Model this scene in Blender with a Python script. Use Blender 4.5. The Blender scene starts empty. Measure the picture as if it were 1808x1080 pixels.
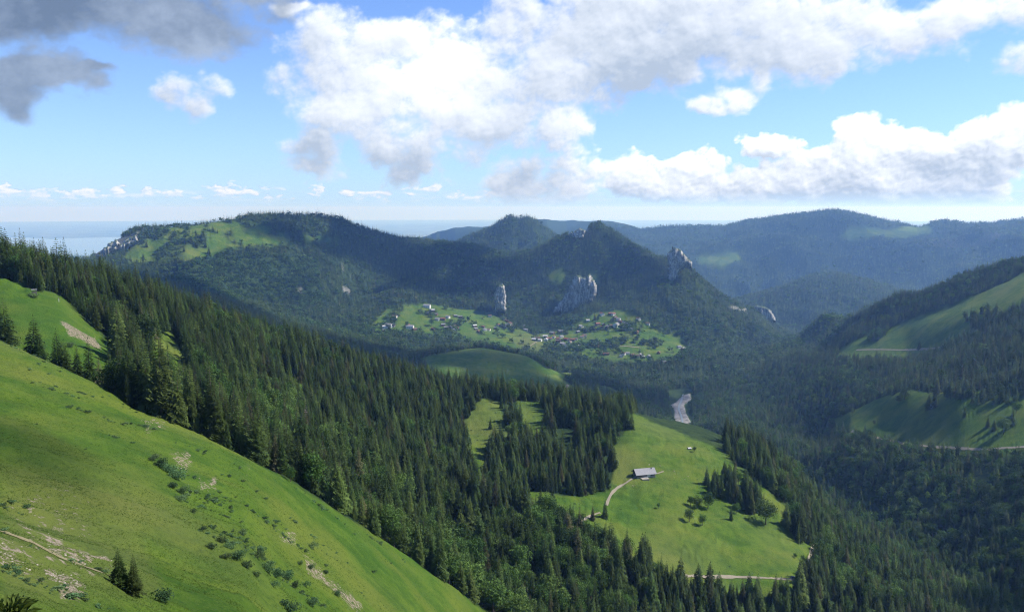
import bpy, math, random
import numpy as np
R = math.radians
rng = np.random.default_rng(7)
random.seed(7)
scene = bpy.context.scene
COL = scene.collection

# ------------------------------------------------------------------ camera
F = 1405.0; CX, CY = 904.0, 540.0; PITCH = math.atan((540-368)/F)
cam = bpy.data.cameras.new('camera')
cam.sensor_width = 36; cam.lens = 36*F/1808
cam.clip_start = 0.1; cam.clip_end = 300000
camo = bpy.data.objects.new('camera', cam); COL.objects.link(camo)
camo.rotation_euler = (math.pi/2-PITCH, 0, 0)
scene.camera = camo
def pix_dir(px, py):
    px = np.asarray(px, float); py = np.asarray(py, float)
    a = (px-CX)/F; b = (CY-py)/F
    cp, sp = math.cos(PITCH), math.sin(PITCH)
    y = cp + b*sp; z = -sp + b*cp
    h = np.hypot(a, y)
    return np.arctan2(a, y), z/h            # azimuth, tan(elevation)
def to_pix(x, y, z):
    cp, sp = math.cos(PITCH), math.sin(PITCH)
    d = y*cp - z*sp; u = y*sp + z*cp
    d = np.where(d > 1e-3, d, 1e-3)
    return CX + F*x/d, CY - F*u/d

# ------------------------------------------------------------------ light
SUN_AZ, SUN_EL = R(80), R(46)
SUNV = np.array([math.sin(SUN_AZ)*math.cos(SUN_EL), math.cos(SUN_AZ)*math.cos(SUN_EL), math.sin(SUN_EL)])
sun = bpy.data.lights.new('sun', 'SUN'); sun.energy = 4.9; sun.angle = R(0.5); sun.color = (1, .95, .87)
suno = bpy.data.objects.new('sun', sun); COL.objects.link(suno)
from mathutils import Vector
suno.rotation_euler = Vector(SUNV).to_track_quat('Z', 'Y').to_euler()
scene.view_settings.view_transform = 'Standard'; scene.view_settings.look = 'None'
scene.view_settings.exposure = 0.65; scene.view_settings.gamma = 1
scene.cycles.use_denoising = True; scene.cycles.denoiser = 'OPENIMAGEDENOISE'; scene.cycles.denoising_prefilter = 'NONE'; scene.cycles.use_adaptive_sampling = False; scene.cycles.filter_width = 1.15
scene.cycles.max_bounces = 5; scene.cycles.diffuse_bounces = 2; scene.cycles.glossy_bounces = 1
scene.cycles.transmission_bounces = 2; scene.cycles.volume_bounces = 2; scene.cycles.transparent_max_bounces = 6
scene.cycles.caustics_reflective = False; scene.cycles.caustics_refractive = False

# ------------------------------------------------------------------ sky with clouds (laid out by compass direction)
world = bpy.data.worlds.new('World'); scene.world = world; world.use_nodes = True
nt = world.node_tree; N = nt.nodes; L = nt.links; N.clear()
def node(t, tree=None, **kw):
    n = (tree or nt).nodes.new(t)
    for k, v in kw.items(): setattr(n, k, v)
    return n
def M(op, a, b=None, c=None, clamp=False, tree=None):
    tree = tree or nt
    n = tree.nodes.new('ShaderNodeMath'); n.operation = op; n.use_clamp = clamp
    for i, v in enumerate((a, b, c)):
        if v is None: continue
        if isinstance(v, (int, float)): n.inputs[i].default_value = v
        else: tree.links.new(v, n.inputs[i])
    return n.outputs[0]
def VM(op, a, b=None, c=None, tree=None):
    tree = tree or nt
    n = tree.nodes.new('ShaderNodeVectorMath'); n.operation = op
    for i, v in enumerate((a, b, c)):
        if v is None: continue
        if isinstance(v, (tuple, list)): n.inputs[i].default_value = v
        else: tree.links.new(v, n.inputs[i])
    return n.outputs['Value'] if op in ('LENGTH', 'DOT_PRODUCT') else n.outputs[0]
def MIX(fac, a, b, tree=None, mode='MIX'):
    tree = tree or nt
    n = tree.nodes.new('ShaderNodeMix'); n.data_type = 'RGBA'; n.blend_type = mode
    for i, v in ((0, fac), (6, a), (7, b)):
        if isinstance(v, (int, float)): n.inputs[i].default_value = v
        elif isinstance(v, (tuple, list)): n.inputs[i].default_value = (*v[:3], 1)
        else: tree.links.new(v, n.inputs[i])
    return n.outputs[2]
def SSTEP(v, lo, hi, tree=None):
    tree = tree or nt
    n = tree.nodes.new('ShaderNodeMapRange'); n.interpolation_type = 'SMOOTHSTEP'
    tree.links.new(v, n.inputs[0]); n.inputs[1].default_value = lo; n.inputs[2].default_value = hi
    return n.outputs[0]
def NOISE(vec, scale, detail=4, rough=.55, tree=None, dist=0.0):
    tree = tree or nt
    n = tree.nodes.new('ShaderNodeTexNoise'); n.inputs['Scale'].default_value = scale
    n.inputs['Detail'].default_value = detail; n.inputs['Roughness'].default_value = rough
    n.inputs['Distortion'].default_value = dist
    tree.links.new(vec, n.inputs['Vector']); return n.outputs[0]

SKYMUL = (.066, .088, .132)
sky = node('ShaderNodeTexSky', sky_type='NISHITA', sun_disc=False, sun_elevation=SUN_EL, sun_rotation=SUN_AZ,
           altitude=1600, air_density=1.0, dust_density=0.6, ozone_density=1.6)
tc = node('ShaderNodeTexCoord')
sep = node('ShaderNodeSeparateXYZ'); L.new(tc.outputs['Generated'], sep.inputs[0])
eld = M('MULTIPLY', M('ARCSINE', sep.outputs[2]), 57.29578)
skyc = MIX(1.0, sky.outputs[0], SKYMUL, mode='MULTIPLY')
veil = M('MULTIPLY', M('POWER', 2.718, M('MULTIPLY', M('MAXIMUM', eld, 0.0), -.13)), .76)
c = MIX(veil, skyc, (.345, .505, .70))
bg = node('ShaderNodeBackground'); bg.inputs[1].default_value = 1.0
L.new(c, bg.inputs[0])
wo = node('ShaderNodeOutputWorld'); L.new(bg.outputs[0], wo.inputs[0])
world.cycles.sampling_method = 'MANUAL'; world.cycles.sample_map_resolution = 512

# ------------------------------------------------------------------ numpy noise
def _h(ix, iy, s):
    n = (ix.astype(np.int64)*374761393 + iy.astype(np.int64)*668265263 + s*974711) & 0xffffffff
    n = ((n ^ (n >> 13))*1274126177) & 0xffffffff
    return ((n ^ (n >> 16)) & 0xffff)/65535.0
def vnoise(x, y, s=0):
    ix = np.floor(x); iy = np.floor(y); fx = x-ix; fy = y-iy
    fx = fx*fx*(3-2*fx); fy = fy*fy*(3-2*fy)
    a = _h(ix, iy, s); b = _h(ix+1, iy, s); c_ = _h(ix, iy+1, s); d = _h(ix+1, iy+1, s)
    return (a+(b-a)*fx)+(c_-a)*fy+(a-b-c_+d)*fx*fy
def fbm(x, y, o=4, s=0, g=.5):
    t = 0; a = 1; m = 0
    for k in range(o):
        t = t+a*vnoise(x, y, s+k); m += a; a *= g; x, y = x*1.97*.8-y*1.97*.6, x*1.97*.6+y*1.97*.8
    return t/m
def ridged(x, y, o=4, s=0):
    t = 0; a = 1; m = 0
    for k in range(o):
        t = t+a*(1-np.abs(2*vnoise(x, y, s+k)-1)); m += a; a *= .5; x, y = x*1.97*.8-y*1.97*.6, x*1.97*.6+y*1.97*.8
    return t/m

# ------------------------------------------------------------------ the land: profile curves, near to far
# each curve: (px, py, r) a point of the land seen in direction (px,py) at r metres; ('z', px, z, r) gives its height
CURVES = [
 [('z',-500,-1.9,2.5),('z',2300,-1.9,2.5)],
 [(-500,1150,30),(0,1088,46),(200,1092,66),(430,1110,90),(600,1150,130),(700,1200,170),(860,1250,250),(1000,1350,270),(1200,1400,300),(1500,1500,350),(1808,1550,400),(2300,1600,400)],
 [(-500,800,160),(0,820,165),(240,880,170),(430,930,180),(600,990,240),(700,1040,280),(860,1150,330),(1000,1220,350),(1200,1280,390),(1500,1370,440),(1808,1450,480),(2300,1520,480)],
 [(-500,500,560),(-300,540,500),(0,602,430),(100,650,380),(240,725,330),(290,742,320),(430,805,320),(510,845,325),(600,905,340),(700,970,360),(800,1035,375),(860,1080,390),(1000,1150,415),(1200,1200,460),(1500,1270,510),(1808,1340,540),(2300,1450,540)],
 [(-500,540,620),(-300,580,560),(0,640,490),(100,690,430),(240,775,385),(290,790,380),(430,850,370),(510,880,375),(600,925,400),(700,985,425),(860,1085,440),(1000,1105,470),(1200,1120,520),(1300,1130,540),(1500,1200,600),(1808,1250,620),(2300,1350,620)],
 [(-500,480,700),(0,560,560),(100,600,520),(200,650,480),(330,730,450),(430,780,450),(600,850,500),(700,900,530),(860,960,540),(960,945,560),(1100,1000,570),(1200,1010,600),(1300,1025,630),(1400,1038,640),(1500,1080,690),(1600,1115,690),(1808,1185,700),(2300,1250,700)],
 [(-500,430,780),(0,495,640),(100,528,620),(190,600,600),(330,640,640),(430,680,660),(600,740,740),(700,780,740),(850,825,760),(960,850,710),(1100,870,720),(1200,880,730),(1300,910,740),(1400,960,740),(1440,990,745),(1500,1025,800),(1600,1070,800),(1808,1145,800),(2300,1200,800)],
 [(-500,410,900),(-200,440,850),(0,470,800),(100,492,800),(200,520,800),(330,560,820),(450,598,900),(600,642,980),(700,674,1000),(800,700,990),(850,706,950),(940,718,950),(1000,725,930),(1060,738,910),(1120,752,885),(1180,780,870),(1250,808,850),(1350,860,820),(1400,900,820),(1440,940,830),(1500,970,960),(1600,1022,950),(1808,1115,885),(2300,1180,880)],
 [(-500,520,1500),(0,580,1500),(330,640,1500),(600,700,1450),(800,750,1500),(1000,780,1600),(1120,800,1700),(1200,802,1850),(1300,798,1840),(1350,815,1760),(1440,862,1560),(1500,895,1440),(1600,958,1230),(1700,1020,1080),(1808,1092,960),(2300,1150,930)],
 [(-500,500,1900),(0,545,1900),(330,600,1850),(600,660,1900),(740,690,2050),(850,697,2050),(950,699,2050),(1010,702,2100),(1100,712,2150),(1160,740,2200),(1195,765,2150),(1240,772,2080),(1300,770,1950),(1350,788,1850),(1440,812,1690),(1500,805,1590),(1600,828,1430),(1700,838,1340),(1808,838,1270),(2300,860,1230)],
 [(-500,480,2200),(0,520,2200),(330,560,2100),(345,535,2150),(500,600,2200),(600,630,2300),(700,645,2400),(760,628,2450),(850,617,2500),(930,632,2480),(1000,668,2400),(1050,690,2380),(1100,702,2400),(1160,715,2450),(1205,717,2530),(1260,720,2450),(1350,745,2250),(1440,770,2000),(1500,763,1750),(1600,786,1560),(1700,796,1430),(1808,792,1380),(2300,790,1400)],
 [(-500,470,2900),(0,500,2900),(200,508,2900),(330,520,2800),(500,585,2900),(600,605,2950),(700,625,3000),(800,632,3000),(850,634,2950),(930,645,2900),(1000,655,2950),(1050,667,2850),(1100,680,2800),(1205,690,2850),(1260,690,2750),(1350,700,2600),(1440,690,2300),(1500,695,2050),(1600,684,1800),(1700,688,1650),(1808,698,1570),(2300,690,1600)],
 [(-500,465,3400),(0,480,3400),(200,488,3500),(330,508,3400),(500,570,3400),(640,597,3500),(760,608,3500),(850,612,3450),(950,620,3400),(1050,638,3350),(1150,655,3300),(1205,662,3200),(1260,657,3200),(1350,650,3000),(1440,642,2700),(1490,636,2550),(1600,636,2400),(1700,622,2100),(1808,600,2000),(2300,560,2000)],
 [(-500,460,4000),(0,470,4000),(200,476,3900),(330,500,3700),(430,545,3700),(550,555,3800),(660,560,3950),(700,545,4000),(800,548,4050),(900,575,4000),(960,580,4000),(1050,560,4000),(1120,560,3950),(1180,600,3800),(1230,625,3700),(1300,625,3800),(1370,612,4000),(1400,608,4000),(1440,605,3300),(1500,592,2800),(1600,570,2700),(1700,545,2500),(1808,510,2400),(2300,440,2400)],
 [(-500,455,4300),(0,465,4300),(160,464,4200),(200,462,4150),(330,455,4050),(430,480,4050),(550,500,4150),(660,500,4400),(800,500,4500),(900,510,4400),(960,510,4400),(1050,500,4400),(1150,500,4350),(1200,530,4200),(1250,562,4150),(1300,592,4150),(1350,598,4300),(1380,606,4500),(1410,604,4100),(1440,592,3500),(1500,570,3100),(1600,545,2950),(1650,530,2900),(1700,512,2850),(1808,476,2700),(2300,350,2800)],
 [(-500,470,5000),(0,474,4900),(150,470,4700),(165,457,4600),(200,428,4500),(240,406,4500),(290,404,4500),(345,399,4550),(370,393,4600),(400,389,4650),(440,381,4700),(500,379,4750),(560,380,4800),(600,385,4850),(640,403,4900),(700,419,4950),(760,429,4950),(830,437,5000),(900,447,4950),(940,443,4900),(980,421,4850),(1010,412,4800),(1032,410,4800),(1046,399,4800),(1058,396,4800),(1072,405,4800),(1090,411,4800),(1120,432,4750),(1160,452,4700),(1190,462,4650),(1230,485,4600),(1260,512,4650),(1300,537,4700),(1340,560,4800),(1380,590,5000),(1420,605,5000),(1500,600,3800),(1600,585,3700),(1808,540,3500),(2300,440,3500)],
 [('z',-500,-900,8000),('z',0,-900,8000),('z',200,-850,7300),('z',450,-650,6500),('z',600,-560,6200),('z',860,-480,6000),('z',1000,-480,6000),('z',1200,-780,5800),(1300,585,5600),(1400,596,5600),(1450,594,5500),(1560,588,5300),('z',1650,-800,5000),('z',1808,-720,4800),('z',2300,-600,4800)],
 [('z',-500,-1150,10000),('z',0,-1150,10000),('z',400,-1050,9000),('z',680,-800,7600),(740,455,7200),(780,438,7000),(830,419,7000),(870,401,7000),(888,388,7000),(903,380,7000),(916,386,7000),(930,382,7000),(945,390,7000),(970,409,7000),(1010,440,6900),('z',1060,-450,6700),(1200,535,6400),(1260,545,6300),(1330,531,6400),(1380,513,6500),(1430,493,6600),(1480,490,6600),(1530,502,6500),(1580,520,6400),(1650,547,6200),('z',1808,-700,6000),('z',2300,-700,6000)],
 [('z',-500,-1240,12000),('z',500,-1240,11500),('z',850,-950,8600),('z',950,-950,8600),('z',1100,-850,8200),(1200,520,8200),(1300,536,8200),(1400,528,8200),(1550,518,8200),(1650,520,8100),(1808,485,7900),(2300,480,7800)],
 [('z',-500,-1266,15000),('z',700,-1262,14500),('z',850,-1150,11200),('z',1000,-1050,10600),(1100,440,9800),(1200,458,9600),(1300,452,9500),(1400,440,9500),(1500,430,9500),(1600,438,9300),(1700,430,9300),(1808,425,9100),(2300,430,9100)],
 [('z',-500,-1270,18000),('z',680,-1270,17500),(740,423,13300),(770,412,13000),(800,405,13000),(860,399,13000),(900,394,13000),(940,388,13000),(1000,391,13000),(1060,389,12600),(1105,399,12000),(1130,405,11500),(1200,403,11500),(1280,403,11300),(1320,391,11200),(1380,384,11000),(1440,377,11000),(1480,373,11000),(1530,381,11000),(1580,395,11000),(1620,402,11000),(1660,393,11000),(1700,397,11000),(1750,397,11000),(1800,390,11000),(1850,388,11000),(2300,400,11000)],
 [('z',-500,-1268,21000),('z',2300,-1100,17500)],
 [('z',-500,-1270,26000),('z',2300,-1265,24000)],
 [('z',-500,-1270,91000),('z',2300,-1270,91000)],
]
# how strongly the erosion relief shows at each curve
AMP = [0,.0,.05,.05,.12,.25,.25,.15,.5,.4,.25,.5,.4,.6,1.2,.16,.9,.25,1,1,.3,.4,0,0]
azA = np.concatenate([np.linspace(-180,-46,60,endpoint=False),np.linspace(-46,-34,60,endpoint=False),np.linspace(-34,34,1170),np.linspace(34,46,61)[1:],np.linspace(46,180,61)[1:]])
AZ = np.radians(azA); NA = len(AZ)
rr = np.concatenate([np.exp(np.linspace(math.log(2.5), math.log(280), 270, endpoint=False)), np.exp(np.linspace(math.log(280), math.log(12500), 620, endpoint=False)), np.exp(np.linspace(math.log(12500), math.log(90000), 85))])
NR = len(rr)
KR = np.zeros((len(CURVES), NA)); KZ = np.zeros_like(KR)
inner = (azA > -46) & (azA < 46)
for k, cv in enumerate(CURVES):
    a_, r_, z_ = [], [], []
    for p in cv:
        if p[0] == 'z':
            a, _ = pix_dir(p[1], 600); a_.append(float(a)); r_.append(p[3]); z_.append(p[2])
        else:
            a, t = pix_dir(p[0], p[1]); a_.append(float(a)); r_.append(p[2]); z_.append(float(t)*p[2])
    a_ = np.array(a_); r_ = np.array(r_, float); z_ = np.array(z_)
    a0, a1 = a_[0], a_[-1]
    A = np.append(a_, a_[0]+2*math.pi)
    x = np.where(AZ < a0, AZ+2*math.pi, AZ)
    KR[k] = np.interp(x, A, np.append(r_, r_[0])); KZ[k] = np.interp(x, A, np.append(z_, z_[0]))
    w = 9 if k < 14 else 2                                   # soften the corners between columns
    ker = np.hanning(w*2+3)[1:-1]; ker /= ker.sum()
    for arr in (KR, KZ):
        pad = np.concatenate([arr[k, -20:], arr[k], arr[k, :20]])
        sm = np.convolve(pad, ker, 'same')[20:-20]
        arr[k] = np.where(inner, sm, arr[k])
for k in range(1, len(CURVES)):
    KR[k] = np.maximum(KR[k], KR[k-1]*1.015)
Z = np.zeros((NA, NR)); AF = np.zeros((NA, NR)); amp = np.array(AMP, float)
for i in range(NA):
    xr, yz = KR[:, i], KZ[:, i]
    h = np.diff(xr); d = np.diff(yz)/h
    m = np.zeros(len(xr)); m[0] = d[0]; m[-1] = d[-1]
    s = d[:-1]*d[1:] > 0
    w1 = 2*h[1:]+h[:-1]; w2 = h[1:]+2*h[:-1]
    with np.errstate(divide='ignore', invalid='ignore'):
        mm = (w1+w2)/(w1/d[:-1]+w2/d[1:])
    m[1:-1] = np.where(s, mm, 0)
    j = np.clip(np.searchsorted(xr, rr)-1, 0, len(xr)-2)
    t = np.clip((rr-xr[j])/h[j], 0, 1)
    Z[i] = (2*t**3-3*t**2+1)*yz[j]+(t**3-2*t**2+t)*h[j]*m[j]+(-2*t**3+3*t**2)*yz[j+1]+(t**3-t**2)*h[j]*m[j+1]
    AF[i] = amp[j]*(1-t)+amp[j+1]*t
SA, CA = np.sin(AZ)[:, None], np.cos(AZ)[:, None]
X = SA*rr[None]; Y = CA*rr[None]
PX0, PY0 = to_pix(X, Y, Z)
RR = np.broadcast_to(rr[None], X.shape)
TAN = Z/RR
HOR = np.maximum.accumulate(TAN, axis=1)
VIS = TAN >= HOR-2e-4
AZG = np.broadcast_to(AZ[:, None], X.shape)
FRONT = np.abs(AZG) < R(80)

def inpoly(px, py, poly):
    poly = np.array(poly, float); c_ = np.zeros(px.shape, bool); n = len(poly); j = n-1
    for i in range(n):
        xi, yi = poly[i]; xj, yj = poly[j]
        if yi != yj:
            c_ ^= ((yi > py) != (yj > py)) & (px < (xj-xi)*(py-yi)/(yj-yi)+xi)
        j = i
    return c_
EDGE_PX = KR[3]                                                       # brink of the near alp
# open land: polygon on the land as seen, range of distance
OPEN = [
 ([(-400,380),(0,490),(60,520),(112,522),(150,570),(190,600),(212,650),(228,712),(100,660),(0,625),(-400,560)],440,700),
 ([(262,605),(300,585),(335,640),(338,712),(270,660)],430,720),
 ([(818,745),(848,700),(884,704),(886,730),(907,775),(862,792),(852,830),(872,850),(846,862),(824,800)],700,1010),
 ([(1108,738),(1118,730),(1180,756),(1262,790),(1290,806),(1290,850),(1200,850),(1108,800)],820,1350),
 ([(912,706),(957,708),(962,748),(956,775),(930,772),(918,745)],700,1000),
 ([(495,660),(520,664),(548,690),(528,702),(505,685)],600,900),
 ([(1108,736),(1118,732),(1180,760),(1262,796),(1300,822),(1335,845),(1400,900),(1442,950),(1446,1000),(1405,1022),(1405,1048),(1250,1048),(1180,1012),(1120,992),(1060,960),(1000,930),(955,908),(922,862),(1000,872),(1050,866),(1078,862),(1084,820),(1078,785),(1100,765)],540,1040),
 ([(738,632),(850,612),(935,630),(1022,688),(1010,712),(800,712),(772,668)],2000,2560),
 ([(955,652),(1010,652),(1032,668),(1000,670)],2300,3100),([(1036,670),(1080,676),(1112,700),(1066,692)],2300,3100),
 ([(218,458),(262,412),(300,401),(350,392),(420,384),(470,398),(525,425),(490,436),(440,441),(380,449),(330,471),(312,456),(290,462),(230,476)],3700,4800),
 ([(962,482),(1005,476),(992,500),(972,497)],4000,4700),([(1030,468),(1052,478),(1064,502),(1046,497)],4000,4700),
 ([(1482,614),(1560,582),(1650,550),(1740,512),(1808,478),(2100,400),(2100,480),(1808,528),(1745,560),(1700,592),(1640,626),(1570,636),(1478,638)],2000,2960),
 ([(1466,738),(1540,700),(1600,684),(1700,688),(1808,700),(2100,700),(2100,800),(1808,800),(1700,800),(1600,790),(1500,764)],1350,2150),
 ([(1222,456),(1300,445),(1312,455),(1272,470)],8500,11000),([(1478,412),(1500,403),(1560,405),(1640,398),(1650,408),(1560,424),(1500,420)],9000,11000),
 ([(1625,515),(1672,512),(1672,524),(1640,524)],5800,8500),
 ([(322,520),(350,520),(360,548),(338,548)],1900,3600),
 ([(1270,752),(1350,745),(1352,752),(1300,760)],1900,2600),
 ([(800,432),(830,428),(835,436),(812,440)],6000,7200),
 ([(530,410),(600,415),(600,424),(540,420)],4300,4900),
]
VILLAGE = ([(652,584),(672,560),(690,546),(760,538),(820,545),(900,572),(945,590),(1020,570),(1040,556),(1100,550),(1130,568),(1150,580),(1170,588),(1206,600),(1216,618),(1195,642),(1130,642),(1060,634),(960,620),(850,608),(740,592),(700,592),(655,592)],3250,4250)
GRAVEL = [([(1184,708),(1194,704),(1206,690),(1219,687),(1221,700),(1208,712),(1212,726),(1220,742),(1212,754),(1203,772),(1193,772),(1199,752),(1191,738),(1190,718)],1950,3000),
          ([(1288,790),(1300,786),(1308,797),(1298,806)],1500,2200)]
def region(poly, lo, hi, px=None, py=None, r=None):
    px = PX0 if px is None else px; py = PY0 if py is None else py; r = RR if r is None else r
    q_ = np.array(poly); out = np.zeros(px.shape, bool)
    s = (r >= lo) & (r <= hi) & (px > q_[:, 0].min()-1) & (px < q_[:, 0].max()+1)
    out[s] = inpoly(px[s], py[s], poly); return out
wx = 6*(fbm(X/22, Y/22, 3, 90)-.5); wy = 6*(fbm(X/22, Y/22, 3, 95)-.5)
gm = np.zeros(X.shape, bool)
PXw = PX0+wx*np.clip(900/RR, .3, 1.5); PYw = PY0+wy*np.clip(900/RR, .3, 1.5)*.6
for (pl, lo, hi) in OPEN: gm |= region(pl, lo, hi, PXw, PYw) & FRONT
near = (RR <= KR[3][:, None]*(1.0+.02*(fbm(X/15, Y/15, 3, 40)-.5))) & (PX0 < 930) & (AZG < R(2)) & (AZG > R(-120))
sp_ = region([(210,460),(262,405),(340,388),(420,384),(525,425),(440,445),(300,475),(225,480)],3700,4800) & (fbm(X/70, Y/70, 3, 431) > .60); gm &= ~sp_
gm |= near
vm = region(*VILLAGE, PXw, PYw) & FRONT
GR = np.zeros(X.shape, bool)
for g in GRAVEL: GR |= region(*g) & FRONT
# relief
open_f = (gm | vm | GR).astype(np.float32)
def blur(a, n):
    for _ in range(n):
        a = (a+np.roll(a, 1, 0)+np.roll(a, -1, 0))/3
        b = a.copy(); b[:, 1:-1] = (a[:, :-2]+a[:, 1:-1]+a[:, 2:])/3; a = b
    return a
open_s = blur(open_f, 3)
amp_big = AF*np.clip((RR-500)/1500, 0, 1)*(1-.65*open_s)
Z += amp_big*(120*(ridged(X/900, Y/900, 2, 3)-.62)*np.clip(RR/5200, .3, 2.6) + 110*(ridged(X/380, Y/380, 3, 11)-.6))
Z += (AF+.04)*np.clip((RR-300)/900, 0, 1)*(1-.6*open_s)*16*(fbm(X/90, Y/90, 3, 21)-.5)
# ribs and humps of the grass slope, drawn out down the fall line (towards the right front)
fx, fy = .82, .57
al = X*fx+Y*fy; ac = X*fy-Y*fx
nw = np.clip((RR-8)/60, 0, 1)*np.clip((1300-RR)/500, 0, 1)
Z += nw*(5.5*(fbm(ac/30, al/130, 3, 31)-.5) + 2.7*(ridged(ac/12, al/50, 3, 35)-.55)+1.25*(fbm(X/6, Y/6, 4, 37, .6)-.5) + .5*(fbm(X/1.8, Y/1.8, 3, 38)-.5)*np.clip((250-RR)/200, 0, 1))
# cattle terraces on the alps
terr = np.clip(open_s*2-1, 0, 1)*np.clip((RR-380)/100, 0, 1)*np.clip((2900-RR)/500, 0, 1)
zt = Z/3.2+2.2*fbm(X/30, Y/30, 3, 51); Z += terr*.55*np.sin(zt*6.283)*(fbm(X/60, Y/60, 2, 57) > .47)
plain = np.clip((RR-17000)/6000, 0, 1)
Z += plain*np.clip((fbm(X/6000, Y/6000, 4, 61)-.52), 0, 1)*900*np.clip((AZG-R(-14))/R(12), 0, 1)*np.clip((90000-RR)/50000, 0, 1)
TAN = Z/RR; HOR = np.maximum.accumulate(TAN, axis=1)

def bil(G, az, r):
    fi = np.interp(az, AZ, np.arange(NA)); fj = np.interp(r, rr, np.arange(NR))
    i = np.clip(fi.astype(int), 0, NA-2); j = np.clip(fj.astype(int), 0, NR-2); u = fi-i; v = fj-j
    return G[i, j]*(1-u)*(1-v)+G[i+1, j]*u*(1-v)+G[i, j+1]*(1-u)*v+G[i+1, j+1]*u*v
def height(x, y): return bil(Z, np.arctan2(x, y), np.hypot(x, y))
def hit(px, py, rmin=3):
    """the point of the land seen at (px,py), beyond rmin"""
    a, t = pix_dir(px, py); a = float(a); t = float(t)
    i = int(np.interp(a, AZ, np.arange(NA))+.5)
    j0 = np.searchsorted(rr, rmin)
    k = np.nonzero(TAN[i, j0:] >= t)[0]
    j = j0+(k[0] if len(k) else NR-j0-1)
    if j > j0:
        t0, t1 = TAN[i, j-1], TAN[i, j]; w = (t-t0)/(t1-t0) if t1 != t0 else 1
        r = rr[j-1]+(rr[j]-rr[j-1])*np.clip(w, 0, 1)
    else: r = rr[j]
    x, y = r*math.sin(a), r*math.cos(a)
    return Vector((x, y, float(height(x, y))))

# ------------------------------------------------------------------ mesh + material helpers
def mesh_np(name, V, Q, mats, attrs=None, smooth=False, mi=None, k=4):
    me = bpy.data.meshes.new(name); V = np.asarray(V, np.float32); Q = np.asarray(Q, np.int32)
    me.vertices.add(len(V)); me.vertices.foreach_set('co', V.ravel())
    nf = len(Q)
    me.loops.add(nf*Q.shape[1]); me.loops.foreach_set('vertex_index', Q.ravel())
    me.polygons.add(nf); me.polygons.foreach_set('loop_start', np.arange(nf, dtype=np.int32)*Q.shape[1])
    try: me.polygons.foreach_set('loop_total', np.full(nf, Q.shape[1], np.int32))
    except Exception: pass
    if smooth: me.polygons.foreach_set('use_smooth', np.ones(nf, bool))
    for m_ in mats: me.materials.append(m_)
    if mi is not None: me.polygons.foreach_set('material_index', np.asarray(mi, np.int32))
    for n_, v in (attrs or {}).items():
        v = np.asarray(v)
        if v.ndim == 2:
            at = me.attributes.new(n_, 'FLOAT_COLOR', 'POINT'); at.data.foreach_set('color', v.astype(np.float32).ravel())
        else:
            at = me.attributes.new(n_, 'FLOAT', 'POINT'); at.data.foreach_set('value', v.astype(np.float32))
    me.update(calc_edges=True)
    return me
def link(name, me, parent=None, label=None, cat=None, group=None, kind=None, loc=None):
    o = bpy.data.objects.new(name, me); COL.objects.link(o)
    if parent: o.parent = parent
    if loc is not None: o.location = loc
    if label: o['label'] = label
    if cat: o['category'] = cat
    if group: o['group'] = group
    if kind: o['kind'] = kind
    return o
def mat(name):
    m_ = bpy.data.materials.new(name); m_.use_nodes = True; m_.node_tree.nodes.clear()
    t = m_.node_tree; out = t.nodes.new('ShaderNodeOutputMaterial'); return m_, t, out
def principled(t, out, col, rough=.9, spec=.2):
    b = t.nodes.new('ShaderNodeBsdfPrincipled'); b.inputs['Roughness'].default_value = rough
    b.inputs['Specular IOR Level'].default_value = spec
    if isinstance(col, tuple): b.inputs['Base Color'].default_value = (*col, 1)
    else: t.links.new(col, b.inputs['Base Color'])
    t.links.new(b.outputs[0], out.inputs[0]); return b
def simple(name, col, rough=.85, var=.25, scale=2.0, spec=.2):
    m_, t, out = mat(name)
    tcn = t.nodes.new('ShaderNodeTexCoord')
    n_ = NOISE(tcn.outputs['Object'], scale, 5, .6, tree=t)
    c_ = MIX(n_, tuple(v*(1-var) for v in col), tuple(min(1, v*(1+var)) for v in col), tree=t)
    principled(t, out, c_, rough, spec); return m_
def BUMP(t, h, dist, strength=1.0):
    b = t.nodes.new('ShaderNodeBump'); b.inputs['Distance'].default_value = dist; b.inputs['Strength'].default_value = strength
    t.links.new(h, b.inputs['Height']); return b.outputs[0]
def ATTR(t, n_, kind='GEOMETRY'):
    a = t.nodes.new('ShaderNodeAttribute'); a.attribute_name = n_; a.attribute_type = kind; return a


# ------------------------------------------------------------------ the visible cloud deck: a sky dome far outside the land
BLOBS = [(760,135,190,95),(650,150,120,110),(565,80,70,60),(900,60,80,50),(575,190,85,60),(550,262,50,52),(700,255,100,75),(845,190,110,100),
 (735,302,75,35),(990,225,62,52),(935,318,75,42),(1060,90,200,85),(1200,50,210,100),(1340,55,140,95),(1450,60,140,85),
 (1570,70,150,65),(1690,50,120,65),(1790,15,90,50),(1080,10,280,60),(1000,150,105,66),(1150,118,115,58),
 (1255,190,38,24),(1300,172,40,26),(1340,140,26,30),(1800,105,45,34),(316,160,48,34),(343,182,34,34),(370,152,36,26),(515,10,50,13),
 (1080,305,75,40),(1180,320,110,45),(1010,315,60,42),(1240,290,60,36),(1350,250,62,26),(1320,325,150,42),(1520,265,80,55),
 (1450,310,100,55),(1620,310,160,70),(1740,265,90,80),(1800,230,70,60),(1630,350,150,26),(960,345,60,24),(1250,345,150,18),
 (900,330,55,34),(1130,300,60,40),(600,140,110,100),(690,90,100,60),
 # banks beyond the picture
 (2050,150,200,160),(-350,60,300,120),(2400,300,300,100),(-700,260,300,60),(900,-250,500,90)]
DARK = [(90,5,300,80),(300,40,170,62),(60,125,130,44),(15,160,65,50),(155,125,52,14),(400,-40,160,60)]

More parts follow.
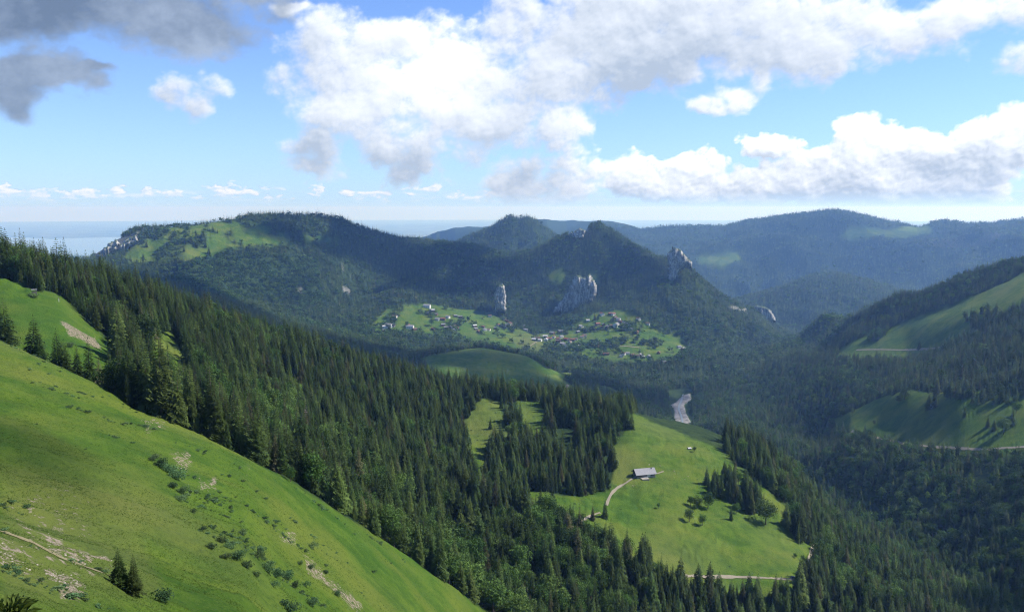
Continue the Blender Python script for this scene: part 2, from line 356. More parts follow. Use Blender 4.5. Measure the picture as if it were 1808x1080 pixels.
def worley(x, y, s):
    ix = np.floor(x); iy = np.floor(y); d = np.full(x.shape, 9.0)
    for i in (-1, 0, 1):
        for j in (-1, 0, 1):
            cx, cy = ix+i, iy+j
            d = np.minimum(d, (cx+_h(cx, cy, s)-x)**2+(cy+_h(cx, cy, s+50)-y)**2)
    return np.sqrt(d)
def make_clouds(A, E):
    """A, E in degrees -> alpha and colour of the cloud deck"""
    st = A[1, 0]-A[0, 0]
    def cen(px, py):
        a, t = pix_dir(px, py); return math.degrees(float(a)), math.degrees(math.atan(float(t)))
    wxx = 3.2*(fbm(A/3.3, E/2.6, 5, 501, .55)-.5); wyy = 2.6*(fbm(A/3.3, E/2.6, 5, 521, .55)-.5)
    def field(blobs, wob=1.0):
        out = np.full(A.shape, -1.5)
        for (x, y, rx, ry) in blobs:
            a, e = cen(x, y); a2, _ = cen(x+rx, y); _, e3 = cen(x, y-ry)
            k = min(1, (a2-a)/3.0)
            l = np.hypot((A+wxx*wob*k-a)/(a2-a), (E+wyy*wob*k-e)/(e3-e))
            h_ = np.clip(.5+.5*((1-l)-out)/.22, 0, 1)                     # smooth maximum
            out = out*(1-h_)+(1-l)*h_+.22*h_*(1-h_)
        return out
    wx2 = A+1.1*(fbm(A/1.4, E/1.2, 4, 531)-.5); wy2 = E*1.2+1.1*(fbm(A/1.4, E/1.2, 4, 541)-.5)
    def billow():
        t = 0; a = 1.0; m = 0; f = 1/2.3
        for k in range(5):
            t = t+a*(1-np.clip(worley(wx2*f, wy2*f, 600+k)*1.15, 0, 1.2)); m += a; a *= .55; f *= 2.05
        return t/m
    bl = billow(); nz = fbm(A/2.6, E/2.0, 8, 551, .64)
    B = field(BLOBS)
    shape = np.clip(B*1.5, -1.2, .75)
    soft = fbm(A/6, E/4, 3, 571)                                           # some clouds crisp, some ragged
    shape = shape+np.clip(field([(760,140,190,110),(1200,50,330,100),(1620,300,250,80)], .6), -1, .6)*.25
    D = shape+(bl-.42)*(.85+.5*np.clip((7-E)/3,0,1))+(nz-.5)*(1.9-.6*np.clip((7-E)/3,0,1))
    crisp = np.clip((A-2)/8, 0, 1)*np.clip((7.2-E)/1.5, 0, 1)
    alpha = np.clip((D+.20-.10*crisp)/(1.0-.62*crisp), 0, 1); alpha = alpha*alpha*(3-2*alpha)
    dens = np.clip(D, 0, 1.2)
    # light travels in from the upper right; add up the cloud it has to cross
    def shift(a, dx, dy):
        ix, iy = int(round(dx/st)), int(round(dy/st))
        o = np.zeros_like(a); w_, h_ = a.shape
        o[:max(0, w_-ix), :max(0, h_-iy)] = a[ix:, iy:]; return o
    tau = 0
    for d_ in (.15, .35, .7, 1.2, 1.9, 2.8, 4.0):
        tau = tau+shift(dens, .62*d_, .78*d_)*min(.9, .25+.18*d_)
    fine = (D-shift(D, .16, .22)); mid = D-shift(D, .5, .75)
    light = .15+.54*np.exp(-tau*.50)+np.clip(fine, -.4, .4)*(.26+.55*crisp)+np.clip(mid, -.6, .7)*.30
    light += (fbm(A/7, E/4, 3, 581)-.5)*.25
    light += .22*(1-alpha)
    BR = [(1080,275,35,22,.4),(1230,280,40,24,.35),(1490,235,50,28,.4),(1560,300,60,30,.25),(1800,210,40,40,.4),(1200,335,50,20,.3),(1450,300,40,24,.3),(1050,330,40,22,.25),(770,140,150,110,.95),(640,100,60,50,.15),(612,200,45,40,.35),(540,195,45,30,.3),(985,118,60,40,.4),(1005,210,60,45,.5),(1100,290,50,40,.3),(1300,175,80,60,.55),(1350,250,60,30,.35),
          (1520,245,80,40,.35),(1700,225,110,50,.35),(1050,60,120,60,.22),(1300,40,160,60,.2),(1500,60,150,60,.25),(1700,30,120,50,.25),(1180,300,60,30,.2)]
    DKS = [(555,275,60,40,.3),(735,300,120,45,.38),(940,310,80,55,.32),(316,170,90,70,.3),(1160,140,110,50,.25),(880,140,90,100,.12),(1080,180,100,40,.25),(1640,345,150,28,.3),(1480,348,90,20,.15),(1080,350,120,18,.15),(1640,290,60,30,.15),(1000,110,60,80,.1),(1250,90,120,30,.15)]
    for sg, lst in ((1, BR), (-1, DKS)):
        for (x, y, rx, ry, v) in lst:
            a, e = cen(x, y); a2, _ = cen(x+rx, y); _, e3 = cen(x, y-ry)
            l = np.hypot((A+wxx*.4-a)/(a2-a), (E+wyy*.4-e)/(e3-e)); light = light+sg*v*np.exp(-l*l*1.3)
    light += .05*crisp
    light = np.clip(light, 0, 1.4)
    dk = np.array([.31, .375, .48]); lt = np.array([.66, .70, .77])
    C = dk+(lt-dk)*light[..., None]
    C = np.minimum(C, [.86, .87, .90])
    # dark bank at the upper left
    DKf = field(DARK, 1.3)
    dD = np.clip(DKf*1.3, -1.2, .8)+(bl-.45)*.55+(nz-.5)*.9
    da = np.clip((dD+.22)/.85, 0, 1); da = da*da*(3-2*da)*.92
    dl = np.clip(.45+(nz-.5)*1.5+(soft-.5)*1.2-np.clip(E-9, 0, 6)*.02+(A+33)*.012, 0, 1)
    DC = np.array([.105, .145, .215])+(np.array([.27, .33, .43])-np.array([.105, .145, .215]))*dl[..., None]
    # row of small cumulus far over the plain
    f1 = fbm(A/.9, E/.35, 5, 701, .6); hb = 1-np.abs(E-1.0-.25*np.sin(A*.9))/.75
    base = np.clip((E-.62)/.12, 0, 1)
    la = np.clip((f1+.20*hb-.66)/.10, 0, 1)*np.clip(hb*2, 0, 1)*(.55+.45*base)*np.clip((6-A)/5, 0, 1)
    la2 = np.clip((fbm(A/2.2, E/.28, 4, 711)-.50)/.2, 0, 1)*np.clip(1-np.abs(E-.75)/.55, 0, 1)*.45
    f2 = fbm((A+.15)/.9, (E+.12)/.35, 5, 701, .6)
    ll = np.clip(.5+(f1-f2)*4, 0, 1)
    LC = np.array([.45, .53, .66])+(np.array([.74, .71, .74])-np.array([.45, .53, .66]))*ll[..., None]
    al, col = np.maximum(la*.72, la2), LC
    col = np.where(alpha[..., None] > 0, col*(1-alpha[..., None])*(al/np.maximum(al+alpha-al*alpha, 1e-4))[..., None]+C*(alpha/np.maximum(al+alpha-al*alpha, 1e-4))[..., None], col)
    al2 = al+alpha-al*alpha
    # normalise the over-operator above
    wgt = (1-alpha)*al+alpha; col = (C*alpha[..., None]+LC*((1-alpha)*al)[..., None])/np.maximum(wgt, 1e-4)[..., None]; al2 = wgt
    w2 = (1-da)*al2+da; col = (DC*da[..., None]+col*((1-da)*al2)[..., None])/np.maximum(w2, 1e-4)[..., None]
    # everything thins into the murk at the horizon
    w2 = w2*np.clip((E-.15)/1.0, 0, 1)**.7
    return w2, col

dA = np.concatenate([np.arange(-70, -36, .25), np.arange(-36, 36, .07), np.arange(36, 70.1, .25)]); dE = np.concatenate([np.arange(-.2, 18, .07), np.arange(18, 32, .25)])
uA, uE = np.meshgrid(np.arange(-36, 36, .07), np.arange(-.2, 18, .07), indexing='ij')
gA, gE = np.meshgrid(dA, dE, indexing='ij')
al_, co_ = np.zeros(gA.shape), np.full(gA.shape+(3,), .6)
i0 = int(np.argmin(np.abs(dA+36))); a1_, c1_ = make_clouds(uA, uE); al_[i0:i0+a1_.shape[0], :a1_.shape[1]] = a1_; co_[i0:i0+a1_.shape[0], :a1_.shape[1]] = c1_
vA, vE = np.meshgrid(np.arange(-70, 70.1, .25), np.arange(-.2, 32, .25), indexing='ij'); a2_, c2_ = make_clouds(vA, vE)
def lookup(G, a, e):
    fi = np.clip((a+70)/.25, 0, vA.shape[0]-1.001); fj = np.clip((e+.2)/.25, 0, vA.shape[1]-1.001); i = fi.astype(int); j = fj.astype(int); u, v = fi-i, fj-j
    if G.ndim == 3: u, v = u[..., None], v[..., None]
    return G[i, j]*(1-u)*(1-v)+G[i+1, j]*u*(1-v)+G[i, j+1]*(1-u)*v+G[i+1, j+1]*u*v
rest_ = np.ones(gA.shape, bool); rest_[i0:i0+a1_.shape[0], :a1_.shape[1]] = False
al_[rest_] = lookup(a2_, gA[rest_], gE[rest_]); co_[rest_] = lookup(c2_, gA[rest_], gE[rest_])
al_ *= np.clip((31.5-gE)/4, 0, 1)*np.clip((69.5-np.abs(gA))/6, 0, 1)
RD = 150000; ra, re = np.radians(gA), np.radians(gE)
dV = np.stack([RD*np.cos(re)*np.sin(ra), RD*np.cos(re)*np.cos(ra), RD*np.sin(re)], -1).reshape(-1, 3)
na, ne = gA.shape; ci, cj = np.meshgrid(np.arange(na-1), np.arange(ne-1), indexing='ij')
cell = (al_[:-1, :-1]+al_[1:, :-1]+al_[:-1, 1:]+al_[1:, 1:]) > 0
ci, cj = ci[cell], cj[cell]; dQ = np.stack([ci*ne+cj, ci*ne+cj+1, (ci+1)*ne+cj+1, (ci+1)*ne+cj], -1)
mdome, t, out = mat('sky_clouds')
ca = ATTR(t, 'cloud'); em = t.nodes.new('ShaderNodeEmission'); t.links.new(ca.outputs['Color'], em.inputs[0]); em.inputs[1].default_value = 1.0
tp = t.nodes.new('ShaderNodeBsdfTransparent'); mx = t.nodes.new('ShaderNodeMixShader'); t.links.new(ca.outputs['Alpha'], mx.inputs[0]); t.links.new(tp.outputs[0], mx.inputs[1]); t.links.new(em.outputs[0], mx.inputs[2]); t.links.new(mx.outputs[0], out.inputs[0])
mdome.cycles.emission_sampling = 'NONE'
link('sky', mesh_np('sky', dV, dQ, [mdome], {'cloud': np.concatenate([co_, al_[..., None]], -1).reshape(-1, 4)}), kind='structure', label='blue summer sky with bright cumulus banks and one dark cloud')
# ------------------------------------------------------------------ land material
mland, t, out = mat('alpine_ground')
geo = t.nodes.new('ShaderNodeNewGeometry'); pos = geo.outputs['Position']
att = ATTR(t, 'cover'); sp = t.nodes.new('ShaderNodeSeparateColor'); t.links.new(att.outputs['Color'], sp.inputs[0])
grass, rock, far = sp.outputs[0], sp.outputs[1], sp.outputs[2]; dry = att.outputs['Alpha']
n_big = NOISE(pos, .016, 7, .6, tree=t); n_mid = NOISE(VM('MULTIPLY', pos, (1, 1, .5), tree=t), .07, 8, .66, tree=t); n_fine = NOISE(pos, .9, 6, .65, tree=t); n_tiny = NOISE(pos, 5, 3, .6, tree=t)
g1 = MIX(SSTEP(n_mid, .35, .65, t), (.030, .078, .007), (.074, .130, .012), tree=t)
g1 = MIX(M('MULTIPLY', SSTEP(n_big, .45, .62, t), .8, tree=t), g1, (.112, .142, .020), tree=t)
lush = NOISE(pos, .006, 4, .6, tree=t)
g1 = MIX(M('MULTIPLY', SSTEP(lush, .45, .66, t), .42, tree=t), g1, (.018, .072, .008), tree=t)
g1 = MIX(M('MULTIPLY', SSTEP(n_fine, .48, .70, t), .75, tree=t), g1, (.018, .056, .007), tree=t)
g1 = MIX(M('MULTIPLY', SSTEP(NOISE(pos, 2.6, 6, .75, tree=t), .48, .66, t), .5, tree=t), g1, (.115, .15, .035), tree=t)
g1 = MIX(M('MULTIPLY', dry, .6, tree=t), g1, (.155, .145, .055), tree=t)
rk = MIX(SSTEP(n_fine, .35, .65, t), (.10, .080, .052), (.27, .225, .165), tree=t)
fo = MIX(SSTEP(n_mid, .35, .65, t), (.012, .028, .010), (.030, .052, .014), tree=t)
pl = MIX(SSTEP(NOISE(pos, .0012, 6, .65, tree=t), .42, .6, t), (.04, .075, .03), (.17, .20, .11), tree=t)
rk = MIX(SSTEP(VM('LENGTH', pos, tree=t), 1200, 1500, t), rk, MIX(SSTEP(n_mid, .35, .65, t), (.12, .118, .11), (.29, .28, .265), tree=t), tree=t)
c1 = MIX(grass, fo, g1, tree=t)
c1 = MIX(far, c1, pl, tree=t)
rmask = SSTEP(M('ADD', rock, M('MULTIPLY', M('SUBTRACT', n_fine, .5, tree=t), 1.4, tree=t), tree=t), .42, .62, t)
c1 = MIX(rmask, c1, rk, tree=t)
b = principled(t, out, c1, .95, .08)
hh = M('ADD', M('MULTIPLY', n_fine, 1.0, tree=t), M('MULTIPLY', n_tiny, .22, tree=t), tree=t)
t.links.new(BUMP(t, hh, 1.0, .9), b.inputs['Normal'])

# cover masks per vertex
rockm = np.zeros(X.shape, np.float32)
def paint_rock(poly, lo, hi, v): 
    wv = 14*np.clip(420/np.maximum(RR, 60), 0, 3)
    s = region(poly, lo, hi, PX0+wv*(fbm(X/9, Y/9, 4, 401)-.5), PY0+wv*(fbm(X/9, Y/9, 4, 411)-.5)) & FRONT; v = v*(.84 if hi == 420 else 1); rockm[s] = np.maximum(rockm[s], v)
ROCKS = [([(0,918),(60,945),(130,985),(190,1000),(200,1020),(130,1000),(50,965),(0,935)],.62),([(0,975),(35,985),(45,1010),(20,1025),(0,1015)],.55),
 ([(80,1035),(120,1045),(170,1080),(120,1085)],.62),([(245,745),(290,740),(300,760),(262,775)],.5),([(300,800),(345,795),(330,830),(310,825)],.62),
 ([(358,850),(385,845),(392,862),(372,880),(360,872)],.66),([(410,840),(450,822),(445,835),(420,848)],.55),([(490,945),(525,945),(522,965),(500,962)],.62),
 ([(525,980),(550,995),(580,1020),(620,1050),(660,1080),(620,1085),(585,1045),(540,1010)],.66),([(0,890),(120,860),(180,930),(120,975),(30,930)],.40),
 ([(0,955),(160,1000),(180,1060),(60,1060),(0,1000)],.42),([(380,935),(398,942),(392,960),(384,955)],.55),([(240,770),(330,790),(380,870),(340,880),(290,820)],.36),
 ([(430,890),(560,960),(560,1010),(480,960)],.34)]
for pl_, v in ROCKS: paint_rock(pl_, 3, 420, v)
paint_rock([(100,565),(120,570),(170,595),(180,622),(150,610),(118,595)],430,700,.60)
paint_rock([(925,885),(945,890),(972,912),(960,922),(935,905)],500,800,.85)
paint_rock([(1330,935),(1345,940),(1360,952),(1350,952)],500,900,.6)
for pl_, v in [([(160,458),(200,424),(262,402),(245,430),(200,460)],.52),([(1000,408),(1040,400),(1060,420),(1040,430),(1000,418)],.5),([(1060,400),(1200,470),(1180,500),(1090,440)],.38),
  ([(1280,535),(1320,545),(1320,556),(1290,550)],.6),([(800,440),(850,445),(845,470),(800,462)],.42),([(600,505),(620,510),(622,530),(605,525)],.6)]:
    paint_rock(pl_, 3700, 5100, v)
for pl_ in ([(430,521),(445,514),(470,510),(500,514),(530,504),(556,510),(562,527),(545,533),(515,531),(480,532),(450,530)], [(590,463),(605,457),(622,461),(637,472),(634,483),(618,480),(600,470)], [(540,480),(560,478),(566,500),(548,505)]):
    s_ = region(pl_, 3500, 5000) & FRONT & (fbm(X/22, Y/34, 4, 441) > .58); rockm[s_] = .80
paint_rock([(1600,440),(1650,420),(1720,425),(1800,415),(1800,425),(1660,445),(1620,455)],9000,11000,.45)
drym = np.clip((fbm(X/70, Y/70, 3, 71)-.52)*2.2, 0, .6)*gm
drym[region([(310,430),(350,428),(352,448),(312,452)],3900,4700)] = .6
drym[region([(900,590),(960,590),(965,620),(925,618)],3200,4200)] = .7
drym[region([(1040,672),(1110,690),(1110,705),(1060,695)],2200,3100)] = .5
drym[(region([(0,850),(240,930),(300,1085),(0,1085)],3,200))] = .45
drym = blur(drym.astype(np.float32), 30)
grassm = blur(np.clip(open_f+0, 0, 1), 1)
rockm = blur(rockm, 2); rockm[GR] = (.78+.3*(fbm(X/40, Y/40, 3, 421)-.5))[GR]
cover = np.zeros((NA, NR, 4), np.float32)
cover[..., 0] = grassm; cover[..., 1] = rockm; cover[..., 2] = np.clip((RR-9000)/7000, 0, 1)*(Z < -900)*.9; cover[..., 3] = drym
V = np.stack([X, Y, Z], -1).reshape(-1, 3)
ii, jj = np.meshgrid(np.arange(NA), np.arange(NR-1), indexing='ij'); i2 = (ii+1) % NA
Q = np.stack([ii*NR+jj, i2*NR+jj, i2*NR+jj+1, ii*NR+jj+1], -1).reshape(-1, 4)[:, ::-1]
# close the hole under the viewer's feet
V = np.vstack([V, [[0, 0, -1.8]]])
me = mesh_np('terrain', V, Q, [mland], {'cover': np.vstack([cover.reshape(-1, 4), [[1, 0, 0, 0]]])}, smooth=True)
land = link('terrain', me, kind='structure', label='steep green alpine slopes, forested ridges and the valley floor below')
import bmesh
cap = [(X[i, 0], Y[i, 0], Z[i, 0]+.004) for i in range(0, NA, 20)]
me = mesh_np('ground', cap+[(0, 0, -1.86)], [(i, (i+1) % len(cap), len(cap)) for i in range(len(cap))], [mland], {'cover': np.array([[1, 0, 0, 0]]*(len(cap)+1))})
link('ground', me, kind='structure', label='patch of alpine turf under the viewpoint')

# lake and the low sheet of water
def disc_poly(pts, z):
    V_ = [(r*math.sin(a), r*math.cos(a), z) for a, r in pts]; return V_
mwat, t, out = mat('lake_water'); b = principled(t, out, (.10, .17, .24), .18, .5)
geo = t.nodes.new('ShaderNodeNewGeometry'); t.links.new(BUMP(t, NOISE(geo.outputs['Position'], .02, 4, .6, tree=t), 1.5, .3), b.inputs['Normal'])
shore = []
for px, py in [(-600,421),(-200,420),(40,419),(90,422),(150,420),(200,419),(330,417),(480,414)]:
    a, tt = pix_dir(px, py); shore.append((float(a), -1264/float(tt)))
for px, py in [(330,452),(200,455),(150,459),(0,462),(-300,464),(-600,460)]:
    a, tt = pix_dir(px, py); shore.append((float(a), -1264/float(tt)))
me = bpy.data.meshes.new('lake'); me.from_pydata(disc_poly(shore, -1262), [], [list(range(len(shore)))[::-1]]); me.materials.append(mwat)
link('lake', me, kind='structure', label='pale blue lake on the plain far beyond the mountains')

# ------------------------------------------------------------------ foliage materials
def GREY(v, t):
    c_ = t.nodes.new('ShaderNodeCombineColor')
    for i in range(3): t.links.new(v, c_.inputs[i])
    return c_.outputs[0]
def foliage(name, dark, light, hue_l, trans=.25, rough=.7):
    m_, t, out = mat(name)
    oi = t.nodes.new('ShaderNodeObjectInfo'); tcn = t.nodes.new('ShaderNodeNewGeometry')
    n_ = NOISE(tcn.outputs['Position'], .55, 3, .6, tree=t)
    c_ = MIX(SSTEP(n_, .35, .65, t), dark, light, tree=t)
    c_ = MIX(M('MULTIPLY', M('POWER', oi.outputs['Random'], 2.0, tree=t), .85, tree=t), c_, hue_l, tree=t)
    rn = M('FRACT', M('MULTIPLY', oi.outputs['Random'], 7.31, tree=t), tree=t)                # each tree its own depth of green
    if name == 'spruce_needles': c_ = MIX(M('MULTIPLY', SSTEP(M('FRACT', M('MULTIPLY', oi.outputs['Random'], 31.7, tree=t), tree=t), .90, .97, t), .7, tree=t), c_, (.085, .072, .040), tree=t)
    big = NOISE(tcn.outputs['Position'], .011, 3, .6, tree=t)
    gain = M('MULTIPLY', M('ADD', .50, M('MULTIPLY', rn, 1.0, tree=t), tree=t), M('ADD', .55, M('MULTIPLY', big, .95, tree=t), tree=t), tree=t)
    c_ = MIX(1.0, c_, GREY(gain, t), tree=t, mode='MULTIPLY')
    d = t.nodes.new('ShaderNodeBsdfPrincipled'); t.links.new(c_, d.inputs['Base Color']); d.inputs['Roughness'].default_value = rough; d.inputs['Specular IOR Level'].default_value = .12
    tr = t.nodes.new('ShaderNodeBsdfTranslucent'); t.links.new(c_, tr.inputs['Color'])
    mx = t.nodes.new('ShaderNodeMixShader'); mx.inputs[0].default_value = trans
    t.links.new(d.outputs[0], mx.inputs[1]); t.links.new(tr.outputs[0], mx.inputs[2]); t.links.new(mx.outputs[0], out.inputs[0])
    return m_
m_spruce = foliage('spruce_needles', (.022, .048, .012), (.056, .094, .021), (.095, .128, .030), .22)
m_leaf = foliage('broad_leaves', (.034, .080, .014), (.062, .122, .022), (.095, .145, .032), .3)
m_shrub = foliage('shrub_leaves', (.045, .105, .042), (.085, .150, .062), (.10, .145, .055), .3)
m_dead = foliage('bare_needles', (.10, .085, .07), (.16, .14, .12), (.12, .10, .09), .1)
m_bark = simple('bark', (.11, .085, .065), .95, .35, 1.5)
m_blade = foliage('grass_blades', (.055, .120, .012), (.10, .170, .022), (.13, .165, .040), .5)

# ------------------------------------------------------------------ tree shapes (unit height)
def spruce_geo(seed, levels, nb, detail, wide=.17):
    g = np.random.default_rng(seed); V, T = [], []
    def tri(a, b, c_): 
        n = len(V); V.extend([a, b, c_]); T.append((n, n+1, n+2))
    for l in range(levels):
        f = .07+.91*(l/(levels-1))**.95
        rad = wide*((1-f)**.82)*(.85+.3*g.random())+.006
        n = max(4, int(nb*(.55+.45*(1-f))+.5)); ph = g.random()*6.28
        for k in range(n):
            a = ph+6.283*k/n+g.normal()*.18; r = rad*(.72+.5*g.random())
            if g.random() < .06: continue
            d = np.array([math.cos(a), math.sin(a), 0]); s = np.array([-d[1], d[0], 0])
            base = np.array([0, 0, f+.012]); drop = r*(.30+.35*g.random())*(1.15-f*.5)
            mid = base+d*r*.55+np.array([0, 0, -drop*.35]); tip = base+d*r+np.array([0, 0, -drop])
            w = r*(.30 if detail > 1 else .46)*(.8+.4*g.random())
            if detail == 0:
                tri(base+s*w*.35, mid-s*w+np.array([0,0,-w*.5]), tip); tri(base-s*w*.35, tip, mid+s*w+np.array([0,0,-w*.5])); continue
            tri(base+s*w*.15, base-s*w*.15, mid); tri(mid+s*w*.45, base, tip); tri(mid-s*w*.45, tip, base)
            m = 3 if detail > 1 else 1
            for q in range(m):
                u = .35+.5*(q+g.random()*.6)/m; p = base*(1-u)+tip*u+np.array([0, 0, drop*.12])
                for sg in (-1, 1):
                    e = p+s*sg*w*(1.25-u*.5)*(.8+.5*g.random())+d*r*.16+np.array([0, 0, -w*(.35+.5*g.random())])
                    tri(p, p+d*r*.2, e)
    # leader
    for a in (0, 2.1, 4.2):
        tri(np.array([.008*math.cos(a), .008*math.sin(a), .95]), np.array([.008*math.cos(a+2), .008*math.sin(a+2), .95]), np.array([0, 0, 1.0]))
    return np.array(V), np.array(T)
def trunk_geo(h, r0, n=7, lean=0):
    V = []; T = []
    for lv, z in enumerate((-.06, .03, h*.5, h)):
        rr_ = r0*(1.5 if lv == 0 else (1-.85*z/h))
        for k in range(n): a = 6.283*k/n; V.append((rr_*math.cos(a)+lean*z*z, rr_*math.sin(a), z))
    for lv in range(3):
        for k in range(n):
            a, b = lv*n+k, lv*n+(k+1) % n; T += [(a, b, b+n), (a, b+n, a+n)]
    return np.array(V), np.array(T)
def limb_geo(seed, n=5):
    g = np.random.default_rng(seed); V, T = trunk_geo(.62, .022); V, T = list(map(tuple, V)), list(map(tuple, T))
    for k in range(n):
        a = 6.283*k/n+g.random(); z0 = .22+.3*g.random(); L_ = .2+.15*g.random()
        p0 = np.array([0, 0, z0]); p1 = np.array([math.cos(a)*L_, math.sin(a)*L_, z0+L_*.8]); s = np.array([-math.sin(a), math.cos(a), 0])*.009; u = np.array([0, 0, .009])
        b0 = len(V)
        for p, q in ((p0, 1), (p1, .3)):
            V += [tuple(p+s*q), tuple(p+u*q), tuple(p-s*q), tuple(p-u*q)]
        for i in range(4):
            j = (i+1) % 4; T += [(b0+i, b0+j, b0+4+j), (b0+i, b0+4+j, b0+4+i)]
    return np.array(V), np.array(T)
def leaf_geo(seed, blobs, per, size, squash=1.0, top=1.0, low=.16, wide=.30):
    g = np.random.default_rng(seed); V, T = [], []
    cs = []
    for k in range(blobs):
        u = g.normal(size=3); u /= np.linalg.norm(u); rad = g.random()**.4
        ctr = np.array([u[0]*wide*rad*.85, u[1]*wide*rad*.85, (low+top)/2+u[2]*(top-low)*.5*rad*.74])
        cs.append((ctr, (.085+.075*g.random())*(wide/.30)))
    for ctr, br in cs:
        for q in range(per):
            n = g.normal(size=3); n[2] = n[2]*.9+.25; n /= np.linalg.norm(n)
            p = ctr+n*br*(.75+.4*g.random())*np.array([1, 1, .85])
            nn = n+g.normal(size=3)*.55; nn /= np.linalg.norm(nn)
            a = np.cross(nn, g.normal(size=3)); a /= np.linalg.norm(a)+1e-9; b = np.cross(nn, a)
            s = size*(.6+.8*g.random())
            i = len(V); V.extend([p-a*s, p+b*s*.7, p+a*s, p-b*s*.7]); T.extend([(i, i+1, i+2), (i, i+2, i+3)])
    return np.array(V), np.array(T)
def join(geos):
    Vs, Ts, mi, o = [], [], [], 0
    for k, (V_, T_, m_) in enumerate(geos):
        Vs.append(V_); Ts.append(T_+o); mi += [m_]*len(T_); o += len(V_)
    return np.vstack(Vs), np.vstack(Ts), np.array(mi)
SPR = [(spruce_geo(s, lv, nb, 2, w), trunk_geo(.9, .012)) for s, lv, nb, w in ((1, 30, 11, .17), (2, 27, 10, .20), (3, 34, 11, .145), (4, 25, 10, .235), (5, 29, 9, .16))]
BRD = [(leaf_geo(s, b_, 62, .021, wide=w), limb_geo(s)) for s, b_, w in ((11, 30, .30), (12, 36, .36), (13, 26, .26), (14, 34, .33))]
SHR = [leaf_geo(s, 14, 60, .045, low=.05, top=.95, wide=.6) for s in (21, 22, 23)]
spr_me = [(mesh_np('crown', *c_, [m_spruce]), mesh_np('trunk', *t_, [m_bark])) for c_, t_ in SPR]
dead_me = [(mesh_np('crown', *spruce_geo(9, 22, 7, 1, .10), [m_dead]), spr_me[0][1])]
brd_me = [(mesh_np('crown', *c_, [m_leaf]), mesh_np('trunk', *t_, [m_bark])) for c_, t_ in BRD]
shr_me = [mesh_np('alder_shrub', *s, [m_shrub]) for s in SHR]

ORD = ['', 'first', 'second', 'third', 'fourth', 'fifth', 'sixth', 'seventh', 'eighth', 'ninth', 'tenth', 'eleventh', 'twelfth', 'thirteenth', 'fourteenth', 'fifteenth', 'sixteenth', 'seventeenth', 'eighteenth', 'nineteenth', 'twentieth']
def tree(kind, loc, h, wf=1.0, label='', group=None, var=None, rot=None):
    name = {'s': 'spruce_tree', 'b': 'broadleaf_tree', 'd': 'dead_spruce'}[kind]
    e = bpy.data.objects.new(name, None); COL.objects.link(e); e.empty_display_size = .5
    e.location = loc; e.scale = (h*wf, h*wf, h); e.rotation_euler = (random.uniform(-.02, .02), random.uniform(-.02, .02), random.uniform(0, 6.28) if rot is None else rot)
    e['label'] = label; e['category'] = 'tree'
    if group: e['group'] = group
    pool = {'s': spr_me, 'b': brd_me, 'd': dead_me}[kind]; c_, t_ = pool[(var if var is not None else random.randrange(99)) % len(pool)]
    link('crown', c_, e); link('trunk', t_, e)
    return e

# ------------------------------------------------------------------ where the forest stands
CLOSED = [([(1243,868),(1250,842),(1268,832),(1300,850),(1332,872),(1348,905),(1322,908),(1292,886)],500,960),
 ([(1384,930),(1400,898),(1440,935),(1438,968),(1404,958)],500,960),([(265,470),(300,425),(316,414),(320,440),(304,466)],3600,4800),
 ([(320,414),(345,408),(345,416),(325,420)],3600,4800),([(1528,604),(1550,585),(1568,580),(1562,597),(1540,606)],2000,3000),
 ([(1700,560),(1760,540),(1765,565),(1720,585)],2000,3000),([(1640,690),(1700,686),(1808,690),(1808,712),(1720,715)],1300,2300),([(780,735),(800,705),(845,730),(820,760)],0,1)]
closed = np.zeros(X.shape, bool)
for c_ in CLOSED: closed |= region(*c_) & FRONT
vtree = (fbm(X/95, Y/95, 3, 81) > .615) | (fbm(X/38, Y/38, 2, 83) > .76)
forest = (((~gm) | closed) & (~vm | vtree) & (~GR) & (rockm < .5)).astype(np.float32)
forest[(RR > 11800)] = 0
gapn = fbm(X/45, Y/45, 3, 86) > .70                                     # small glades
forest[gapn & (RR < 1500) & (RR > 500)] *= .15
def sample(r0, r1, m2, amax=36):
    n = int(R(amax)*(r1*r1-r0*r0)/m2)
    az = rng.uniform(-R(amax), R(amax), n); r = np.sqrt(rng.uniform(r0*r0, r1*r1, n))
    return az, r
pts = []
for (r0, r1, m2, hs) in [(300, 1250, 40, 1.0), (1250, 3000, 68, 1.05), (3000, 5600, 125, 1.25), (5600, 8000, 270, 1.5), (8000, 11800, 620, 1.8)]:
    az, r = sample(r0, r1, m2)
    fv = bil(forest, az, r); k = rng.random(len(az)) < fv**1.5; az, r = az[k], r[k]
    x, y = r*np.sin(az), r*np.cos(az); z = bil(Z, az, r)
    h = (14.5+12*rng.random(len(az))+10*rng.random(len(az))**4)*hs*(.78+.44*fbm(x/60, y/60, 2, 88))
    hz_ = bil(HOR, az, r*.985-4)
    vis = (z+h)/r > hz_-np.where(r < 1500, .010, .0015)
    px, py = to_pix(x, y, z+h)
    vis &= (px > -60) & (px < 1870) & (py < 1130+np.where(r < 1200, 40, 0))
    gx_, gy_ = to_pix(x, y, z)
    crest_py = np.interp(px, [1100, 1120, 1180, 1250, 1275, 1300], [745, 748, 776, 804, 818, 700])
    vis &= ~((gx_ < 205) & (r < 575))
    vis &= ~((px > 1122) & (px < 1282) & (r > 780) & (r < 1500) & (py < crest_py+4))
    for g_ in ([(1180,690),(1216,682),(1230,704),(1216,716),(1227,742),(1220,760),(1212,780),(1186,782),(1180,762),(1192,750),(1180,722)], [(1283,786),(1302,780),(1316,800),(1300,815),(1284,803)]):
        vis &= ~(inpoly(gx_, gy_, g_) & (r > 1500) & (r < 3100))
    pts.append(np.stack([x, y, z, h, r, az, px, py], -1)[vis])
    print('band', r0, len(pts[-1]))
P = np.vstack(pts)
x, y, z, h, r, az, px, py = P.T
